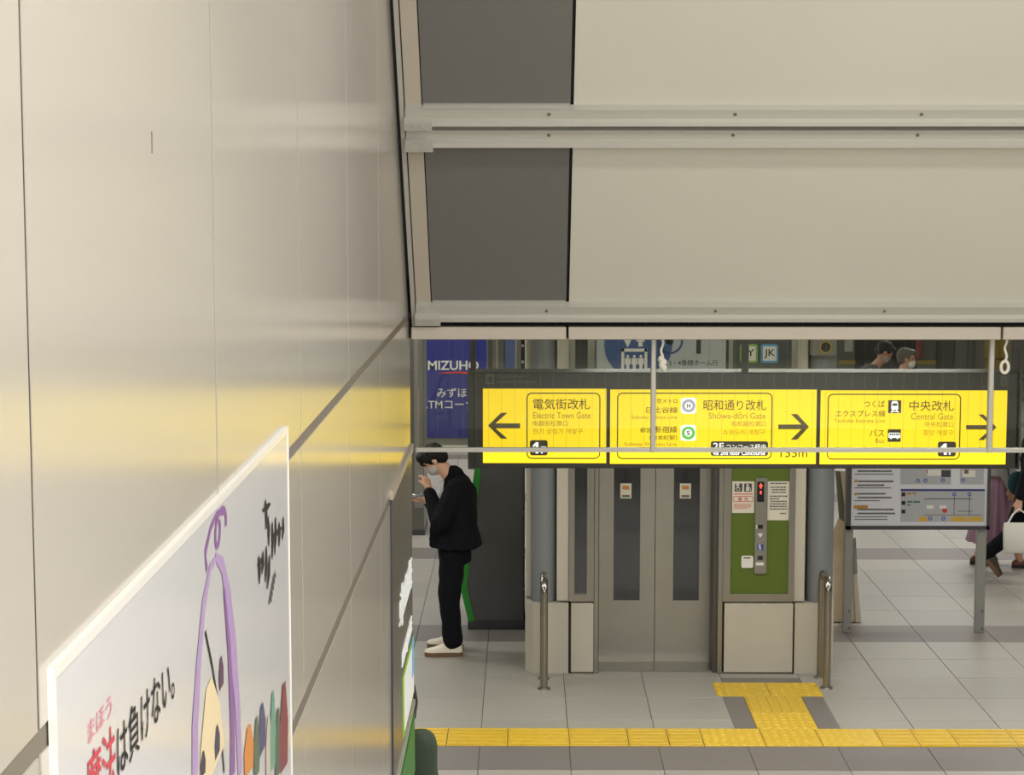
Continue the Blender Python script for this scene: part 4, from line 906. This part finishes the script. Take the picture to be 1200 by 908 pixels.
q.cap(shL + Vector((0, -.02, -.01)), .088, elL, .076); q.cap(elL, .074, wrL + Vector((-.012, .016, -.03)), .052); q.cap(shR + Vector((0, .02, -.01)), .088, elR, .076); q.cap(elR, .074, wrR + Vector((-.03, -.025, -.02)), .05)
q.cap((.16, .1, .9), .03, (.12, .1, 1.1), .05); q.cap((.17, -.1, .9), .03, (.12, -.1, 1.1), .05)
pm.wear('jacket', q, M_jacket, .009, 3, (.006, 22))
q = MB(); q.loft([oval((.09, 0, .95), .06, .07), oval((.085, 0, 1.2), .06, .09), oval((.06, 0, 1.40), .05, .07)]); pm.wear('shirt', q, M_shirt, .01)
q = MB(); q.loft([oval((-.01, 0, .74), .13, .17, 24), oval((-.015, 0, .86), .133, .172, 24), oval((-.02, 0, .98), .125, .165, 24)])
for sg_ in (1, -1):
    x0 = .0 if sg_ > 0 else .012
    q.cap((.0 + x0, sg_ * .085, .82), .106, (.03 + x0, sg_ * .105, .46), .087); q.cap((.03 + x0, sg_ * .105, .46), .087, (.0 + x0, sg_ * .122, .13), .077)
pm.wear('trousers', q, M_trouser, .009, 3, (.006, 26))
pm.shoe((-.0, .125, 0), R(2), M_sneaker, M_sole, L=.3); pm.shoe((.0, -.125, 0), R(-12), M_sneaker, M_sole, L=.3)
q = MB(); pc = wrR + Vector((.115, .03, .04)); Tm = Matrix.Translation(pc) @ rotz(R(12)) @ Matrix.Rotation(R(10), 4, 'Y'); q.bbox(-.085, .085, -.038, .038, -.005, .005, .004); q.xf(pm.M @ Tm)
ph = q.build('mobile_phone', M_phone); tag(ph, 'pale mobile phone held by the person in black', 'phone')
q = MB(); q.box(-.078, .078, -.034, .034, .0051, .0056); q.xf(pm.M @ Tm).build('screen', M_glassdark, ph)

# ---- generic upright or walking figure
def figure(P, mask, haircol, hairlen, top, topm, bottom, botm, legs_, arms_, shoes, label, skin=M_skin, pitch=0, lean=0, curlL=22, shoe_m=(M_ink, M_ink), group=None, turn=0, headx=0):
    hx = lean + headx; hc = Vector((hx + .02, 0, 1.545)); b = MB(); HM = head_parts(b, hc, pitch, turn); b.cap((lean - .01, 0, 1.33), .056, (hx, 0, 1.47), .05)
    b.loft([oval((0, 0, .82), .09, .13), oval((lean * .2, 0, .95), .1, .145), oval((lean * .5, 0, 1.1), .09, .125), oval((lean * .9, 0, 1.26), .1, .15), oval((lean, 0, 1.36), .06, .12)])
    for (sh, el, wr, hd, hn, sd) in arms_: arm(b, Vector(sh), Vector(el), Vector(wr), (.045, .038, .027)); hand(b, wr, hd, hn, curlL, sd, 30, .92)
    for hip, kn, an in legs_: leg(b, hip, kn, an, (.074, .052, .036))
    rt_ = P.body(b, skin, .0075, HM); tag(rt_, label, 'person', group); rt = HM.to_3x3(); Hh = lambda x, y, z: HM @ Vector((x, y, z))
    q = MB(); q.ell(Hh(-.022, 0, .036), (.1, .087, .094), rt); q.ell(Hh(.045, 0, .082), (.052, .074, .036), rt)
    if hairlen:
        q.cap(Hh(-.06, 0, .0), .075, Hh(-.075, 0, -.12), .07); q.cap(Hh(-.075, 0, -.12), .07, Hh(-.09, 0, -.12 - hairlen), .04)
        for sg_ in (1, -1): q.cap(Hh(.01, sg_ * .076, .04), .022, Hh(-.01, sg_ * .078, -.11), .024)
    else: q.ell(Hh(-.055, 0, -.015), (.055, .074, .06), rt)
    P.wear('hair', q, haircol, .008, 3, (.003, 90))
    if mask: q = MB(); q.ell(Hh(.05, 0, -.052), (.056, .068, .05), rt); q.ell(Hh(.086, 0, -.04), (.02, .028, .032), rt); P.wear('face_mask', q, mask, .008, 3)
    q = MB(); z0 = top
    q.loft([oval((lean * .1, 0, z0), .185, .225, 24), oval((lean * .3, 0, max(z0 + .15, .9)), .16, .205, 24), oval((lean * .6, 0, 1.15), .13, .172, 24), oval((lean * .9, 0, 1.27), .125, .18, 24), oval((lean, 0, 1.36), .085, .13, 24), oval((lean, 0, 1.41), .066, .07, 24)])
    for (sh, el, wr, hd, hn, sd) in arms_: q.cap(sh, .07, el, .06); w = Vector(el).lerp(Vector(wr), .9); q.cap(el, .058, w, .042)
    P.wear('coat' if top < .8 else 'top', q, topm, .01, 3, (.005, 24))
    if bottom == 'trousers':
        q = MB(); q.loft([oval((0, 0, .80), .11, .15), oval((0, 0, .98), .1, .14)])
        for hip, kn, an in legs_: h_ = Vector(hip); q.cap(h_, .095, kn, .075); e = Vector(kn).lerp(Vector(an), .9); q.cap(kn, .074, e, .06)
        P.wear('trousers', q, botm, .01, 3, (.005, 26))
    else:
        q = MB(); n = 120; rg = []
        for z, rx, ry, bp in ((1.02, .115, .145, 0), (.9, .14, .165, .004), (.7, .185, .19, .012), (.45, .245, .215, .016), (bottom, .3, .235, .02)): rg.append(oval((.03 * (1.02 - z), 0, z), rx, ry, n, None, bp, 17, z * .8))
        q.loft(rg); P.solid('skirt', q, botm)
    for an, yaw, pt, lo in shoes: P.shoe(an, yaw, shoe_m[0], shoe_m[1], pt, laces=not lo, low=lo, L=.255 if lo else .285, w=.042 if lo else .05)
    return rt_
dn = lambda s_, x=.02: ((0, s_ * .185, 1.31), (-.03 + x, s_ * .225, 1.04), (x + .06, s_ * .22, .82), (.1, 0, -1), (0, -s_, 0), s_)
# woman in the long skirt, walking right
pw = Person('person', 1166, 663, 0)
wl2 = [((0, .085, .86), (-.03, .09, .47), (-.155, .09, .09)), ((0, -.085, .86), (.12, -.09, .48), (.215, -.09, .085))]
figure(pw, M_white, M_hair2, .2, .92, M_greytop, .25, M_skirt, wl2, [dn(1), dn(-1)], [((-.15, .09, 0), 0, 0, True), ((.22, -.09, 0), 0, 0, True)], 'walking person in a long pleated mauve skirt and brown flat shoes', M_skin2, 0, .02, shoe_m=(M_brownshoe, M_ink))
def bag(name, label, cx, cy, z0, z1, w, d, m, strap, cat='bag', roundy=0):
    o = thing(name, label, cat, (cx, cy, z0)); q = MB()
    if roundy: q.ell((cx, cy, (z0 + z1) / 2), (w / 2, d / 2, (z1 - z0) / 2), nu=24, nv=16)
    else: q.loft([[Vector((cx + u * w / 2 * k, cy + v * d / 2 * k2, z)) for u, v in ((-1, -.8), (-.8, -1), (.8, -1), (1, -.8), (1, .8), (.8, 1), (-.8, 1), (-1, .8))] for z, k, k2 in ((z0, .8, .7), (z0 + .03, .93, 1), (z1 - .06, 1, .7), (z1, .97, .4))])
    q.build('bag_body', m, o, smooth=True); q = MB(); q.tube(strap, .009, 8); q.build('strap', m, o, smooth=True); return o
W_ = pw.p
bag('shoulder_bag', 'round teal shoulder bag worn above the mauve skirt', W_.x + .11, W_.y - .355, .76, 1.0, .2, .09, M_teal, [(W_.x + .02, W_.y - .355, .95), (W_.x + .0, W_.y - .335, 1.15), (W_.x + .0, W_.y - .262, 1.34), (W_.x + .0, W_.y - .2, 1.405), (W_.x + .06, W_.y - .262, 1.34), (W_.x + .12, W_.y - .335, 1.15), (W_.x + .18, W_.y - .355, .95)], roundy=1)
# person in dark clothes just ahead, long stride, carrying a white tote
pd_pos = at(1200, 678, Z=0); pd = Person('person', 0, 0, 0, pos=Vector((4.80, 17.95, 0)))
dl = [((-.02, .085, .86), (-.17, .09, .45), (-.46, .09, .20)), ((0, -.085, .88), (.2, -.09, .5), (.3, -.09, .09))]
figure(pd, M_white, M_hair, 0, .72, M_jacket, 'trousers', M_trouser, dl, [dn(1), ((0, -.185, 1.31), (-.12, -.225, 1.05), (-.19, -.24, .83), (-.1, 0, -1), (0, 1, 0), -1)], [((-.49, .09, .035), 0, R(52), False), ((.31, -.09, 0), 0, 0, False)], 'person in dark coat and trousers striding with a white tote bag', M_skin, 0, .05, shoe_m=(mat('dark_brown_shoe', (62, 54, 44), .5), M_sole))
D_ = pd.p
bag('tote_bag', 'white tote bag hanging from the hand of the striding person in dark clothes', D_.x - .215, D_.y - .32, .34, .62, .27, .09, M_tote, [(D_.x - .32, D_.y - .32, .60), (D_.x - .26, D_.y - .30, .70), (D_.x - .2, D_.y - .28, .745), (D_.x - .14, D_.y - .30, .70), (D_.x - .11, D_.y - .32, .60)])
# two people far behind the map board
YFAR = 23.6
for px, lab, hairc, tp, ptc, hx, z_, tn in ((1014, 'person in dark coat with head bowed, walking beyond the map board', M_hair, M_coatgrey, R(42), .12, 1.09, 0), (1042, 'grey-haired masked person in a grey coat walking beyond the map board', M_hair3, mat('slate_coat', (92, 94, 100), .8), R(6), .03, 1.06, R(-12))):
    P = Person('person', 0, 0, 0, z_, pos=Vector((xat(px, YFAR), YFAR + (.0 if px < 1030 else -.4), 0)))
    figure(P, M_mask if px < 1030 else M_white, hairc, 0, .6, tp, 'trousers', M_trouser, [((0, .085, .86), (-.02, .09, .48), (-.12, .09, .09)), ((0, -.085, .86), (.1, -.09, .48), (.16, -.09, .09))], [dn(1), dn(-1)], [((-.12, .09, 0), 0, 0, False), ((.17, -.09, 0), 0, 0, False)], lab, M_skin2, ptc, .04, turn=tn, headx=hx)
# person in the green coat at the foot of the stairs, past the end of the wall
YGp = 8.1; pg = Person('person', 0, 0, R(225), 1.05, pos=Vector((-.58, YGp, 0)))
figure(pg, None, M_hair2, .06, .55, M_olivecoat, 'trousers', M_trouser, [((0, .085, .86), (0, .09, .48), (0, .09, .09)), ((0, -.085, .86), (.02, -.09, .48), (.02, -.09, .09))],
       [((.0, .18, 1.32), (.0, .225, 1.06), (.10, .15, 1.25), (-.2, -.25, .95), (-.9, -.1, -.2), 1), dn(-1)], [((0, .09, 0), 0, 0, False), ((.02, -.09, 0), 0, 0, False)], 'person in olive green coat partly hidden by the end of the stair wall', M_skin, R(15), .02, curlL=45)
# a dark scuff on the second enamel panel of the stair wall
q = MB(); (y0, z0), (y1, z1) = [(at(x, y, X=XW).y, at(x, y, X=XW).z) for x, y in ((177, 154), (179, 180))]
q.box(XW, XW + .0006, y0, y0 + .006, z1, z0); q.build('scuff', M_joint, wl)
